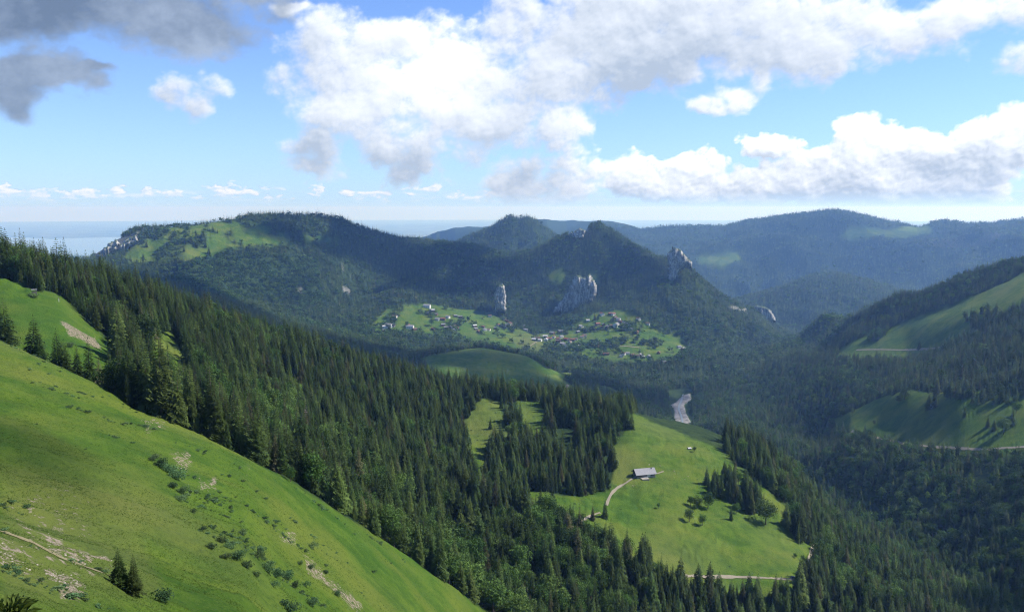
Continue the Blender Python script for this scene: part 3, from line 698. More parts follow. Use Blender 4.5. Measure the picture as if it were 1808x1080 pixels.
gpx, gpy = to_pix(x, y, z)
pb = .05+.40*np.clip((fbm(x/140, y/140, 3, 91)-.55)*5, 0, 1)
def pin(poly): return inpoly(gpx, gpy, poly)
pb[pin([(640,960),(1000,900),(1150,1010),(1100,1120),(760,1120)]) & (r < 640)] += .42
pb[pin([(1360,800),(1830,800),(1830,1100),(1500,1100),(1380,900)]) & (r < 1700)] += .30
pb[pin([(290,480),(380,450),(560,455),(570,540),(330,530)]) & (r > 3400)] += .75
pb[(gpx < 300) & (r < 900)] *= .25
pb[(r > 3250) & (r < 4250) & (gpy > 560) & (gpy < 640)] += .25
pb[pin([(1180,680),(1500,640),(1560,720),(1380,830),(1180,800)]) & (r > 1200)] += .2
pb[pin([(320,520),(520,520),(560,620),(380,620)]) & (r < 1100)] += .18
pb[(r > 540) & (r < 960) & pin([(1235,830),(1300,830),(1460,940),(1440,975),(1380,965),(1235,880)])] = .08
isb = rng.random(len(P)) < pb
h = np.where(isb, h*.74, h)
h = h*(.86+.3*fbm(x/28, y/28, 3, 161))
h = np.where((rng.random(len(h)) < .05) & ~isb, h*1.22, h)
# young and stunted trees where the near slope begins
edge_soft = bil(grassm, az, r); h = h*np.where(rng.random(len(h)) < .12, .6, 1.0)
wf = np.where(isb, .85+.4*rng.random(len(h)), (.70+.65*rng.random(len(h))))*np.where(r > 3000, 1.15, 1.0)

# ------------------------------------------------------------------ individually built trees standing free
# (px, py of the foot, height in px, kind, label, nearest distance to look at)
SOLO = [
 (1137,990,45,'s','tall dark spruce alone on the lower alp, well below the shingled barn',540),
 (975,893,46,'s','slim spruce alone on the alp by the forest edge above the landslip',540),
 (1046,918,28,'s','small narrow spruce beside the track bend, left of a broader spruce',540),
 (1068,915,36,'s','broad spruce where the track to the barn starts to climb',540),
 (1291,918,26,'s','small dark spruce under the end of the tree row on the alp',540),
 (866,757,22,'s','lone spruce in the narrow glade inside the forest',650),
 (874,775,30,'s','taller spruce at the lower end of the narrow glade',650),
 (1115,757,30,'s','spruce at the upper tip of the alp where the forest ends',650),
 (1012,874,28,'s','spruce standing just out of the forest edge above the alp',540),
 (513,850,32,'b','round pale green tree at the forest edge over the grass slope',200),
 (1250,897,34,'b','largest round tree of the loose group below the tree row on the alp',540),
 (1240,927,24,'b','lowest round tree of the loose group on the alp',540),
 (1217,920,27,'b','round tree at the left of the loose group on the alp',540),
 (1231,897,26,'b','round tree between two others in the loose group on the alp',540),
 (1219,893,22,'b','thin light green tree at the upper left of the loose group on the alp',540),
 (1352,926,50,'b','big round broadleaf tree at the right edge of the alp',540),
 (1300,905,22,'b','small round tree next to the lower end of the tree row',540),
 (1163,897,13,'b','single bush in the middle of the alp below the barn',540),
 (1404,984,10,'b','tiny tree near the lower right corner of the alp',540),
 (1226,797,12,'b','small tree beside the white shed on the brink of the alp',540),
 (212,1034,66,'s','left of two young spruces standing together on the near grass slope',20),
 (238,1050,70,'s','right of two young spruces standing together on the near grass slope',20),
 (327,429,11,'s','small spruce in the dry patch of the summit pasture',3600),(325,444,11,'s','small spruce under the dry patch of the summit pasture',3600),
 (363,437,12,'s','spruce right of the dry patch of the summit pasture',3600),(369,449,16,'s','taller spruce at the lower edge of the summit pasture',3600),
 (376,409,11,'s','uppermost lone spruce on the lit top of the summit pasture',3600),(384,412,9,'s','small spruce right of the uppermost lone spruce on the summit pasture',3600),
 (359,417,10,'s','lone spruce in the middle of the summit pasture top',3600),(346,415,9,'s','small spruce left of the middle one near the summit pasture top',3600),
 (253,456,10,'s','lone spruce low on the left wing of the summit pasture',3600),(259,436,11,'s','spruce at the left rim of the summit pasture',3600),(241,464,6,'s','smallest spruce at the foot of the summit pasture',3600),
 (1640,724,30,'s','tall spruce in the pair casting long shadows on the right pasture',1300),(1650,719,27,'s','right hand spruce of the pair casting long shadows on the right pasture',1300),
 (1676,702,32,'s','tallest slim spruce at the upper rim of the right pasture',1300),(1654,697,26,'s','slim spruce left of the tallest one at the upper rim of the right pasture',1300),
 (1597,706,24,'b','bright round tree at the upper rim of the right pasture',1300),(1587,712,16,'b','smaller round tree beside the bright one on the right pasture',1300),
 (1527,764,18,'s','dark spruce at the left end of the gravel road under the right pasture',1300),(1562,777,13,'s','thin spruce below the gravel road under the right pasture',1300),(1583,786,14,'s','second thin spruce below the gravel road, further right',1300),
 (1543,750,11,'b','little round bush in the left part of the right pasture',1300),(1703,737,20,'s','spruce alone in the middle of the right pasture',1300),
 (1744,753,17,'s','left small spruce of the clump on the right pasture',1300),(1755,759,19,'s','small spruce second from left in the clump on the right pasture',1300),
 (1772,766,30,'b','big dark round tree in the clump on the right pasture',1300),(1787,751,30,'s','tall tree behind the big round one in the clump on the right pasture',1300),
 (1794,729,20,'b','round tree high at the right edge of the right pasture',1300),(1487,734,16,'b','pale round tree at the left tip of the right pasture',1300),(1505,730,11,'b','pale bush near the left tip of the right pasture',1300),
 (1766,704,24,'b','rounded tree at the top of the right pasture under the forest',1300),(1540,704,24,'b','dark round tree by the upper left rim of the right pasture',1300),
 (1623,617,15,'s','pointed spruce above the gravel road on the upper right pasture',1900),(1605,637,16,'s','left spruce of the dark pair under the road on the upper right pasture',1900),(1613,636,14,'s','right spruce of the dark pair under the road on the upper right pasture',1900),
 (1570,581,9,'s','small spruce at the top of the dark copse on the upper right pasture',1900),
 (718,578,14,'b','round tree on the green field in the left village part',3250),(762,575,16,'b','big round tree on the lawn beside the left village part',3250),
 (754,598,8,'b','bush at the lower rim of the left village field',3250),(856,603,7,'b','small tree alone in the wide village meadow',3250),
 (1050,565,14,'s','left dark spruce of the pair in the upper village',3250),(1056,563,12,'s','right dark spruce of the pair in the upper village',3250),
 (1135,629,12,'s','pointed spruce between the lowest village houses',3250),(1114,634,12,'s','spruce in front of the lowest village houses',3250),
 (1052,614,12,'s','spruce below the central village houses',3250),(942,600,10,'s','round topped spruce at the left end of the village centre',3250),
]
for (a_, b_, hp, kd, lb, rm) in SOLO:
    p = hit(a_, b_, rm); hh_ = hp*math.hypot(p.x, p.y)/F*1.05
    tree(kd, p-Vector((0, 0, .1)), hh_*(.88 if kd == 'b' else 1), 1.15 if kd == 'b' else (1.35 if rm == 20 else 1.1), lb)
# row along the brink of the near slope, left
ROW = [(12,606,62),(3,606,50),(62,630,60),(72,640,44),(104,652,56),(116,660,48),(138,668,48),(160,684,66),(176,690,50),(196,703,64),(210,706,58),(229,722,100),(247,733,96),(262,741,104),(281,748,100),(292,752,76),(310,742,74),(334,757,90),(352,760,86),(371,768,92),(388,778,80),(404,790,92),(424,800,100)]
ROW.sort()
brink = lambda px_: 1.0
for n_, (a_, b_, hp) in enumerate(ROW):
    az_, _ = pix_dir(a_, b_); az_ = float(az_); r_ = float(np.interp(az_, AZ, EDGE_PX))*1.02+3
    xx, yy = r_*math.sin(az_), r_*math.cos(az_); zz = float(height(xx, yy))
    kd = 'b' if n_ == 10 else 's'
    tree(kd, (xx, yy, zz-.2), hp*r_/F*1.2, 1.15, f'{"ragged broadleaf tree" if kd=="b" else "dark ragged spruce"} on the brink of the near slope, {ORD[n_+1] if n_<20 else "near the right end"} from the left' if n_ < 20 else ['', 'spruce where the brink row merges into the forest, third last', 'spruce where the brink row merges into the forest, second last', 'spruce where the brink row merges into the forest, last one'][n_-19], 'trees along the brink of the near slope')
# the 300 that show largest
def zone(gx, gy, rr_):
    if rr_ > 560 and gx < 420: return ('on the wooded left crest', 'trees of the left wooded crest')
    if gx < 420: return ('in the stand below the left crest', 'trees of the stand below the left crest')
    if gx < 560: return ('behind the pale round edge tree', 'forest above the pale round edge tree')
    if gx < 720: return ('in forest along the middle grass edge', 'forest along the middle grass edge')
    if gx < 900: return ('in forest at the grass edge bottom', 'forest at the bottom of the grass edge')
    if gx < 1100: return ('in forest below left part of alp', 'forest below the left part of the alp')
    if gx < 1300: return ('in forest below middle of alp', 'forest below the middle of the alp')
    if gx < 1480: return ('in forest below right end of alp', 'forest below the right end of the alp')
    return ('in the gorge right of the alp', 'forest of the right hand gorge')
take = np.zeros(len(P), bool)
inframe = (px > 4) & (px < 1804) & (py > 5) & (py < 1062)
clear = (z+h*.5)/r > bil(HOR, az, r*.985-4)
size = h/r*inframe*clear
for kd, cnt in (('s', 215), ('b', 105)):
    s = size*(isb if kd == 'b' else ~isb)
    idx = np.argsort(-s)[:cnt]; take[idx] = True
groups = {}
for i in np.nonzero(take)[0]:
    groups.setdefault((zone(gpx[i], gpy[i], r[i]), bool(isb[i])), []).append(i)
for ((zt_, zg), br), ids in groups.items():
    ids.sort(key=lambda i: r[i]); rows = [ids[k:k+14] for k in range(0, len(ids), 14)]
    for rn, row in enumerate(rows):
        row.sort(key=lambda i: px[i])
        where = ['nearest row', 'second row', 'third row', 'fourth row', 'fifth row', 'sixth row', 'seventh row'][min(rn, 6)]
        for cn, i in enumerate(row):
            nm = 'broadleaf tree' if br else 'spruce'
            lab = f'{nm} {zt_}, {ORD[cn+1]} from left, {where}'
            tree('b' if br else ('d' if rng.random() < .015 else 's'), (x[i], y[i], z[i]-.2), float(h[i]), float(wf[i]), lab, zg)
# everything else of the forest
def scatter(name, variants, X3, S3, ROT, VAR, mats, label, tilt=None):
    """one object: points carrying instances of the variants kept in the same mesh"""
    Vv, Tt, mi, part, o = [], [], [], [], 0
    for k, (V_, T_, m_) in enumerate(variants):
        Vv.append(V_); Tt.append(T_+o); mi.append(m_); part.append(np.full(len(V_), k+1.0)); o += len(V_)
    n = len(X3); Vv.append(X3); part.append(np.zeros(n)); tot = o+n
    sc = np.zeros((tot, 4)); sc[o:, :3] = S3; rt = np.zeros(tot); rt[o:] = ROT; vr = np.zeros(tot); vr[o:] = VAR
    me = mesh_np(name, np.vstack(Vv), np.vstack(Tt), mats, {'part': np.concatenate(part), 'size': sc, 'turn': rt, 'variant': vr}, mi=np.concatenate(mi))
    ob = link(name, me, kind='stuff', label=label)
    ng = bpy.data.node_groups.new(name, 'GeometryNodeTree'); ng.interface.new_socket('Geometry', in_out='INPUT', socket_type='NodeSocketGeometry'); ng.interface.new_socket('Geometry', in_out='OUTPUT', socket_type='NodeSocketGeometry')
    gi = ng.nodes.new('NodeGroupInput'); go = ng.nodes.new('NodeGroupOutput'); lk = ng.links.new
    def at(nm, ty):
        a = ng.nodes.new('GeometryNodeInputNamedAttribute'); a.data_type = ty; a.inputs[0].default_value = nm; return a.outputs[0]
    def cmp(src, v):
        c_ = ng.nodes.new('FunctionNodeCompare'); c_.data_type = 'FLOAT'; c_.operation = 'EQUAL'; lk(src, c_.inputs[0]); c_.inputs[1].default_value = v; c_.inputs[12].default_value = .25; return c_.outputs[0]
    def sepg(sel):
        s = ng.nodes.new('GeometryNodeSeparateGeometry'); s.domain = 'POINT'; lk(gi.outputs[0], s.inputs[0]); lk(sel, s.inputs[1]); return s.outputs[0]
    part_a = at('part', 'FLOAT'); P_ = sepg(cmp(part_a, 0.0))
    cx_ = ng.nodes.new('ShaderNodeCombineXYZ'); lk(at('turn', 'FLOAT'), cx_.inputs[2])
    jn = ng.nodes.new('GeometryNodeJoinGeometry')
    for k in range(len(variants)):
        ip = ng.nodes.new('GeometryNodeInstanceOnPoints'); lk(P_, ip.inputs['Points']); lk(sepg(cmp(part_a, k+1.0)), ip.inputs['Instance'])
        lk(cmp(at('variant', 'FLOAT'), float(k)), ip.inputs['Selection']); lk(cx_.outputs[0], ip.inputs['Rotation']); lk(at('size', 'FLOAT_VECTOR'), ip.inputs['Scale'])
        lk(ip.outputs[0], jn.inputs[0])
    lk(jn.outputs[0], go.inputs[0])
    md = ob.modifiers.new('scatter', 'NODES'); md.node_group = ng
    return ob
rest = ~take
hi_s = [join([(c_[0], c_[1], 0), (t_[0], t_[1], 1)]) for c_, t_ in SPR]
hi_b = [join([(c_[0], c_[1], 0), (t_[0], t_[1], 1)]) for c_, t_ in BRD]
def tk(n=4): return trunk_geo(.8, .012, 4)
mid_s = [join([(*spruce_geo(40+k, 15, 8, 1, w), 0), (*tk(), 1)]) for k, w in enumerate((.17, .15, .19))]
mid_b = [join([(*leaf_geo(50+k, 20, 24, .036, wide=w), 0), (*trunk_geo(.4, .02, 4), 1)]) for k, w in enumerate((.32, .36, .28))]
low_s = [join([(*spruce_geo(60+k, 7, 6, 0, w), 0)]) for k, w in enumerate((.18, .16, .20))]
low_b = [join([(*leaf_geo(70+k, 9, 12, .075, wide=w), 0)]) for k, w in enumerate((.34, .38, .30))]
def forest_obj(name, sel, vs, label, ms):
    n = int(sel.sum())
    if n: scatter(name, vs, np.stack([x, y, z-.3], -1)[sel], np.stack([h*wf, h*wf, h], -1)[sel], rng.random(n)*6.28, rng.integers(0, len(vs), n), ms, label)
    print(name, n)
ms_s, ms_b = [m_spruce, m_bark], [m_leaf, m_bark]
forest_obj('spruce_forest', rest & ~isb & (r < 1250), hi_s, 'dense spruce forest of the near mountainside between grass slope and alp', ms_s)
forest_obj('broadleaf_forest', rest & isb & (r < 1250), hi_b, 'broadleaf trees mixed into the near spruce forest', ms_b)
forest_obj('spruce_forest', rest & ~isb & (r >= 1250) & (r < 3000), mid_s, 'spruce forest of the gorge and right hand slopes', ms_s)
forest_obj('broadleaf_forest', rest & isb & (r >= 1250) & (r < 3000), mid_b, 'broadleaf woods of the gorge and right hand slopes', ms_b)
forest_obj('spruce_forest', rest & ~isb & (r >= 3000), low_s, 'distant spruce forest on the ridges behind the village', ms_s)
forest_obj('broadleaf_forest', rest & isb & (r >= 3000), low_b, 'distant broadleaf woods around the village and on far ridges', ms_b)

# ------------------------------------------------------------------ grass tufts, stones, shrubs on the near slope
def tuft(seed, n=9):
    g = np.random.default_rng(seed); V, T = [], []
    for k in range(n):
        a = g.random()*6.28; rr_ = g.random()*.35; b = np.array([math.cos(a)*rr_, math.sin(a)*rr_, -.05]); w = .05; s = np.array([-math.sin(a), math.cos(a), 0])*w
        tip = b+np.array([math.cos(a)*.3*g.random()+.15, math.sin(a)*.3*g.random(), .35+.35*g.random()]); i = len(V)
        V.extend([b-s, b+s, tip]); T.append((i, i+1, i+2))
    return np.array(V), np.array(T), np.zeros(len(T), int)
def stone(seed):
    g = np.random.default_rng(seed); bm = bmesh.new(); bmesh.ops.create_icosphere(bm, subdivisions=1, radius=.5)
    V = np.array([v.co*(.7+.5*g.random()) for v in bm.verts])*np.array([1, .8, .55]); T = np.array([[v.index for v in f.verts] for f in bm.faces]); bm.free(); return V, T, np.zeros(len(T), int)
n = 190000
az_ = rng.uniform(-R(36), R(4), n); r_ = np.exp(rng.uniform(math.log(14), math.log(430), n)); k = (bil(grassm, az_, r_) > .9) & (r_ < np.interp(az_, AZ, EDGE_PX)*.995)
az_, r_ = az_[k], r_[k]; xx, yy = r_*np.sin(az_), r_*np.cos(az_); k = (fbm(xx/7, yy/7, 3, 101) > .44) & (bil(rockm, az_, r_) < .58)
az_, r_, xx, yy = az_[k], r_[k], xx[k], yy[k]; zz = bil(Z, az_, r_); s_ = (.16+.30*rng.random(len(xx)))*np.clip(r_/110, .4, 1.5)
scatter('grass_tufts', [tuft(s) for s in (1, 2, 3)], np.stack([xx, yy, zz], -1), np.stack([s_*1.3, s_*1.3, s_*.42], -1), rng.random(len(xx))*6.28, rng.integers(0, 3, len(xx)), [m_blade], 'coarse tufted grass covering the steep near slope')
print('tufts', len(xx))
m_stone = simple('limestone', (.30, .265, .21), .9, .3, 3)
n = 260000
az_ = rng.uniform(-R(36), R(2), n); r_ = np.exp(rng.uniform(math.log(30), math.log(430), n)); k = rng.random(n) < np.clip((bil(rockm, az_, r_)-.33)*.4, 0, .08)
az_, r_ = az_[k], r_[k]; xx, yy = r_*np.sin(az_), r_*np.cos(az_); zz = bil(Z, az_, r_); s_ = (.12+.5*rng.random(len(xx))**3)*np.clip(r_/150, .5, 1.6)
scatter('scree', [stone(s) for s in (1, 2, 3)], np.stack([xx, yy, zz], -1), np.stack([s_, s_, s_], -1), rng.random(len(xx))*6.28, rng.integers(0, 3, len(xx)), [m_stone], 'pale limestone rubble strewn over the eroded gullies of the slope')
print('scree', len(xx))
az_ = rng.uniform(-R(36), R(0), 30000); r_ = np.exp(rng.uniform(math.log(40), math.log(400), 30000)); k = (bil(grassm, az_, r_) > .9) & (r_ < np.interp(az_, AZ, EDGE_PX)*.99); az_, r_ = az_[k], r_[k]; xx, yy = r_*np.sin(az_), r_*np.cos(az_)
ac_, al_2 = xx*fy-yy*fx, xx*fx+yy*fy; qx, qy = to_pix(xx, yy, bil(Z, az_, r_)); band_ = np.exp(-((qy-(800+(qx-260)*.85))/55)**2)
k = (fbm(ac_/7, al_2/22, 3, 131)+.13*band_ > .73) & (rng.random(len(xx)) < .55); az_, r_, xx, yy = az_[k], r_[k], xx[k], yy[k]; zz = bil(Z, az_, r_); s_ = (.35+.9*rng.random(len(xx))**2)*np.clip(r_/160, .6, 1.5)
scatter('dwarf_shrubs', [leaf_geo(s, 6, 30, .10, low=.05, top=.9, wide=.7)+(np.zeros(360, int),) for s in (31, 32)], np.stack([xx, yy, zz-.05], -1), np.stack([s_, s_, s_*.6], -1), rng.random(len(xx))*6.28, rng.integers(0, 2, len(xx)), [m_shrub], 'low heath and dwarf alder cushions speckling the grass ribs')
print('dwarf', len(xx))
az_ = rng.uniform(-R(5), R(30), 9000); r_ = np.sqrt(rng.uniform(540**2, 1000**2, 9000)); k = (bil(gm.astype(float), az_, r_) > .95) & (fbm(r_*np.sin(az_)/40, r_*np.cos(az_)/40, 3, 151) > .60) & (rng.random(9000) < .22); az_, r_ = az_[k], r_[k]; xx, yy = r_*np.sin(az_), r_*np.cos(az_); s_ = .5+1.3*rng.random(len(xx))**3
scatter('pasture_weeds', [leaf_geo(s, 6, 30, .10, low=.05, top=.9, wide=.7)+(np.zeros(360, int),) for s in (41, 42)], np.stack([xx, yy, bil(Z, az_, r_)-.1], -1), np.stack([s_*1.3, s_*1.3, s_*.6], -1), rng.random(len(xx))*6.28, rng.integers(0, 2, len(xx)), [m_shrub], 'small weeds and low scrub dotting the alp around the barn')
SH = [(272,812,14),(283,823,18),(297,833,20),(313,846,22),(306,860,14),(322,870,16),(318,884,12),(358,937,12),(374,967,12),(392,957,14),(407,968,16),(421,986,20),(437,1002,18),(455,985,14),(474,1010,22),(488,1018,18),(505,1022,20),(520,1037,16),(430,943,12),(461,973,14),(552,968,14),(548,1003,12),(512,1078,28),(484,1036,14),(551,1068,18),(575,1012,10),(398,985,12),(453,1018,14),(540,1035,12),(342,905,10),(290,1062,30),(60,525,10),(125,612,10),(530,996,10),(596,1052,14)]
SH.sort()
for n_, (a_, b_, hp) in enumerate(SH):
    p = hit(a_, b_, 20 if b_ > 700 else 440); h_ = hp*math.hypot(p.x, p.y)/F; wf_ = random.uniform(1.0, 1.5)
    if b_ < 700: lb = f'small dark shrub on the sunlit spur, {"near the wooden lookout" if a_ < 90 else "above the bare earth gully"}'
    elif a_ == 290: lb = 'dull brownish shrub below the two young spruces'
    elif a_ < 345: lb = f'{ORD[sum(1 for q in SH[:n_+1] if q[0] < 345 and q[1] > 700 and q[0] != 290)]} from left of the grey green shrubs beside the upper rock outcrops'
    elif a_ < 460: lb = f'{ORD[sum(1 for q in SH[:n_+1] if 345 < q[0] < 460)]} from left of the shrubs in the middle of the near slope'
    else: lb = f'{ORD[sum(1 for q in SH[:n_+1] if q[0] >= 460)]} from left of the shrubs low on the slope by the rubble gully'
    o = link('alder_shrub', shr_me[n_ % 3], None, lb, 'shrub', 'low alder shrubs on the near slope', loc=p-Vector((0, 0, h_*.1)))
    o.scale = (h_*wf_*.9, h_*wf_*.9, h_); o.rotation_euler.z = random.uniform(0, 6.28)
# leafy plant at the lower left corner
V_, T_ = [], []
g = np.random.default_rng(77)
for q in range(170):
    a = g.random()*6.28; el_ = .35+g.random()*1.1; L_ = .5+g.random()*.6; d = np.array([math.cos(a)*math.cos(el_), math.sin(a)*math.cos(el_), math.sin(el_)]); s = np.array([-math.sin(a), math.cos(a), 0])*.055
    b0 = d*L_*.25+g.normal(size=3)*.12; m_ = d*L_*.7; e_ = d*L_+np.array([0, 0, -.25*L_]); i = len(V_)
    V_ += [b0, m_-s, e_, m_+s]; T_ += [(i, i+1, i+2), (i, i+2, i+3)]
p = hit(18, 1085, 10); sc_ = 55*math.hypot(p.x, p.y)/F
o = link('leafy_plant', mesh_np('leafy_plant', np.array(V_), np.array(T_), [foliage('plant_leaves', (.12, .19, .03), (.19, .26, .05), (.2, .24, .06), .4)]), None, 'bushy yellow green leafy plant at the lower left corner of the slope', 'plant', loc=p-Vector((0, 0, sc_*.15))); o.scale = (sc_*.9,)*3

# ------------------------------------------------------------------ rock walls
mrock, t, out = mat('cliff_limestone'); tcn = t.nodes.new('ShaderNodeNewGeometry')
ps = tcn.outputs['Position']; stv = VM('MULTIPLY', ps, (1, 1, .22), tree=t)
n1_ = NOISE(stv, .09, 6, .65, tree=t); n2_ = NOISE(ps, .05, 5, .6, tree=t)
rc = MIX(SSTEP(n1_, .38, .62, t), (.17, .165, .15), (.48, .465, .43), tree=t)
sepn = t.nodes.new('ShaderNodeSeparateXYZ'); t.links.new(tcn.outputs['Normal'], sepn.inputs[0])
veg = M('MULTIPLY', SSTEP(M('ADD', sepn.outputs[2], M('MULTIPLY', n2_, .9, tree=t), tree=t), 1.02, 1.2, t), .9, tree=t)
rc = MIX(veg, rc, (.04, .07, .02), tree=t)
rc = MIX(M('MULTIPLY', SSTEP(NOISE(ps, .11, 5, .7, tree=t), .54, .62, t), .85, tree=t), rc, (.035, .06, .02), tree=t)
rc = MIX(M('MULTIPLY', SSTEP(NOISE(VM('MULTIPLY', ps, (.35, .35, 3.0), tree=t), .05, 4, .6, tree=t), .52, .6, t), .35, tree=t), rc, (.13, .12, .10), tree=t)
b = principled(t, out, rc, .95, .1); t.links.new(BUMP(t, n1_, 3.0, .8), b.inputs['Normal'])
def cliff(poly, label, rmin, lean=.30, depth=70, push=6, bumps=1.0, seed=0, grow=1.22):
    q = np.array(poly, float); mx_ = q.mean(0); q = mx_+(q-mx_)*np.array([grow, 1.06]); poly = [tuple(v) for v in q]; x0, y0 = q.min(0); x1, y1 = q.max(0)
    base = hit(q[np.argmax(q[:, 1]), 0], y1, rmin); r0 = math.hypot(base.x, base.y)-push
    nx, ny = 46, 46; gx, gy = np.meshgrid(np.linspace(x0-1, x1+1, nx), np.linspace(y0-1, y1+2, ny), indexing='ij')
    az_, tt = pix_dir(gx, gy); zb_ = float(tt.max())*r0
    rad = r0 + lean*np.maximum(0, (tt*r0-zb_))              # leans back with height
    wob = 7.0*(fbm(gx/4+seed*9, gy/5, 3, 200)-.5)
    ins = inpoly(gx+wob, gy+wob*.7, poly)
    # distance inwards, for rounding the shoulders
    dist = ins.astype(float)
    for _ in range(10):
        pd = np.pad(dist, 1); dist = np.where(ins, (pd[:-2, 1:-1]+pd[2:, 1:-1]+pd[1:-1, :-2]+pd[1:-1, 2:]+dist)/5, 0)
    rough = (ridged(gx/9+seed, gy/26, 4, 300+seed)-.5)*26*bumps+(fbm(gx/3, gy/3, 3, 310)-.5)*9*bumps
    rad = rad + 34*(1-np.clip(dist, 0, 1)) - rough
    zz = tt*rad; xs, ys = rad*np.sin(az_), rad*np.cos(az_)
    F_ = np.stack([xs, ys, zz], -1).reshape(-1, 3); rb = rad+depth; B_ = np.stack([rb*np.sin(az_), rb*np.cos(az_), zz-depth*.25], -1).reshape(-1, 3)
    cell = ins[:-1, :-1] & ins[1:, :-1] & ins[:-1, 1:] & ins[1:, 1:]
    Qs = []; nn = nx*ny; idx = lambda i, j: i*ny+j
    for i in range(nx-1):
        for j in range(ny-1):
            if not cell[i, j]: continue
            a, b2, c_, d = idx(i, j), idx(i+1, j), idx(i+1, j+1), idx(i, j+1)
            Qs.append((a, d, c_, b2)); Qs.append((a+nn, b2+nn, c_+nn, d+nn))
            for (di, dj, e0, e1) in ((-1, 0, a, d), (1, 0, c_, b2), (0, -1, b2, a), (0, 1, d, c_)):
                i2_, j2_ = i+di, j+dj
                if not (0 <= i2_ < nx-1 and 0 <= j2_ < ny-1 and cell[i2_, j2_]): Qs.append((e0, e0+nn, e1+nn, e1))
    if Qs: link('cliff', mesh_np('cliff', np.vstack([F_, B_]), np.array(Qs), [mrock]), kind='structure', label=label)
cliff([(871,553),(874,535),(873,520),(879,508),(885,499),(890,505),(893,515),(894,540),(890,550),(882,546)], 'pale rock needle rising over the middle of the village', 3900, .7, 70, 2, .9, 1, 1.05)
cliff([(976,550),(988,535),(1000,520),(1010,498),(1018,486),(1030,490),(1040,484),(1047,495),(1051,508),(1049,522),(1036,534),(1022,545),(1000,551)], 'broad pale rock face above the village centre', 3900, 1.0, 90, 2, 1.3, 2, 1.12)
cliff([(1180,492),(1183,470),(1178,446),(1190,438),(1202,441),(1211,452),(1221,462),(1221,474),(1210,468),(1200,476),(1192,492),(1186,496)], 'tall pale rock tower on the right shoulder of the ridge', 4000, .8, 90, 2, 1.2, 3, 1.05)
cliff([(1328,541),(1338,539),(1350,541),(1360,548),(1368,566),(1356,567),(1345,561),(1332,558)], 'low pale rock wall at the right foot of the ridge', 4000, .3, 80, 10, 1.0, 4)
cliff([(1281,537),(1296,536),(1312,546),(1320,556),(1306,552),(1290,545)], 'small broken rock band left of the low rock wall', 4000, .4, 50, 6, .8, 5)
cliff([(1010,412),(1022,402),(1032,406),(1030,418),(1018,424)], 'small crag at the left of the pointed summit', 4300, .7, 40, 5, .8, 8)

cliff([(168,452),(185,436),(205,421),(212,430),(200,445),(182,457)], 'steep ribbed crag where the left ridge drops to the plain', 3900, .9, 50, 1, 1.6, 9, 1.0)
cliff([(206,434),(222,420),(240,414),(246,424),(232,434),(214,444)], 'upper crag on the left flank of the summit pasture ridge', 3900, .9, 50, 1, 1.6, 10, .9)
# ------------------------------------------------------------------ tracks, road, stream
def ribbon(name, pts, width, m_, label, rmin, rmax=1e9, lift=.35, smooth=3, z_flat=None):
    P2 = []
    for (a, b) in zip(pts[:-1], pts[1:]):
        n = max(2, int(math.hypot(b[0]-a[0], b[1]-a[1])/3))
        for k in range(n): P2.append((a[0]+(b[0]-a[0])*k/n, a[1]+(b[1]-a[1])*k/n))
    P2.append(pts[-1]); W = np.array([list(hit(a, b, rmin))[:2] for a, b in P2])
    W = W[(np.hypot(W[:, 0], W[:, 1]) < rmax)]
    for _ in range(smooth): W[1:-1] = (W[:-2]+W[1:-1]*2+W[2:])/4
    T_ = np.gradient(W, axis=0); T_ /= np.linalg.norm(T_, axis=1)[:, None]+1e-9; Nn = np.stack([-T_[:, 1], T_[:, 0]], -1)
    V = []
    for k in range(len(W)):
        w = width*(.85+.3*random.random())/2
        for s in (-1, -.33, .33, 1):
            p = W[k]+Nn[k]*w*s; V.append((p[0], p[1], float(height(p[0], p[1]))+lift))
    Qs = [(k*4+s, k*4+s+1, k*4+s+5, k*4+s+4) for k in range(len(W)-1) for s in range(3)]
    me = mesh_np(name, np.array(V), np.array(Qs), [m_]); 
    link(name, me, kind='structure', label=label)
m_gravel = simple('gravel', (.21, .185, .135), .95, .25, .8)
ribbon('track', [(1152,838),(1140,841),(1120,842),(1106,852),(1090,861),(1080,870),(1074,882),(1071,892)], 2.5, m_gravel, 'worn farm track climbing the alp to the barn', 540)
ribbon('track', [(1060,905),(1047,908),(1032,916),(1015,926),(1003,934)], 2.4, m_gravel, 'lower piece of the farm track below the two small spruces', 540)
ribbon('track', [(1152,838),(1166,834),(1172,832)], 1.8, m_gravel, 'short path along the front of the barn', 540)
ribbon('road', [(1205,1016),(1255,1018),(1290,1018),(1330,1019),(1370,1021),(1404,1023)], 2.8, m_gravel, 'gravel road along the lower rim of the alp', 540, 900)
ribbon('road', [(1442,946),(1440,958),(1434,970),(1432,982),(1426,996)], 3.6, m_gravel, 'gravel road coming out of the forest right of the alp', 540, 1000)
ribbon('road', [(1503,761),(1525,767),(1560,775),(1600,784),(1650,789),(1700,792),(1740,794),(1770,791),(1830,788)], 6, m_gravel, 'gravel road crossing under the right pasture', 1300, 2200, .6)
ribbon('road', [(1512,618),(1540,617),(1600,618),(1640,616),(1672,613)], 6, m_gravel, 'gravel road across the upper right pasture', 1900, 3000, .8)
ribbon('road', [(1003,679),(1000,686),(990,692),(975,691),(965,693)], 8, m_gravel, 'small road around the foot of the dark round meadow', 2000, 2600, .8)
ribbon('road', [(906,623),(920,618),(935,611),(948,603)], 7, m_gravel, 'village lane crossing the wide meadow', 3200, 4300, .9)
ribbon('road', [(1048,610),(1075,609),(1105,611),(1132,614)], 6, m_gravel, 'village lane across the right hand fields', 3200, 4300, .9)
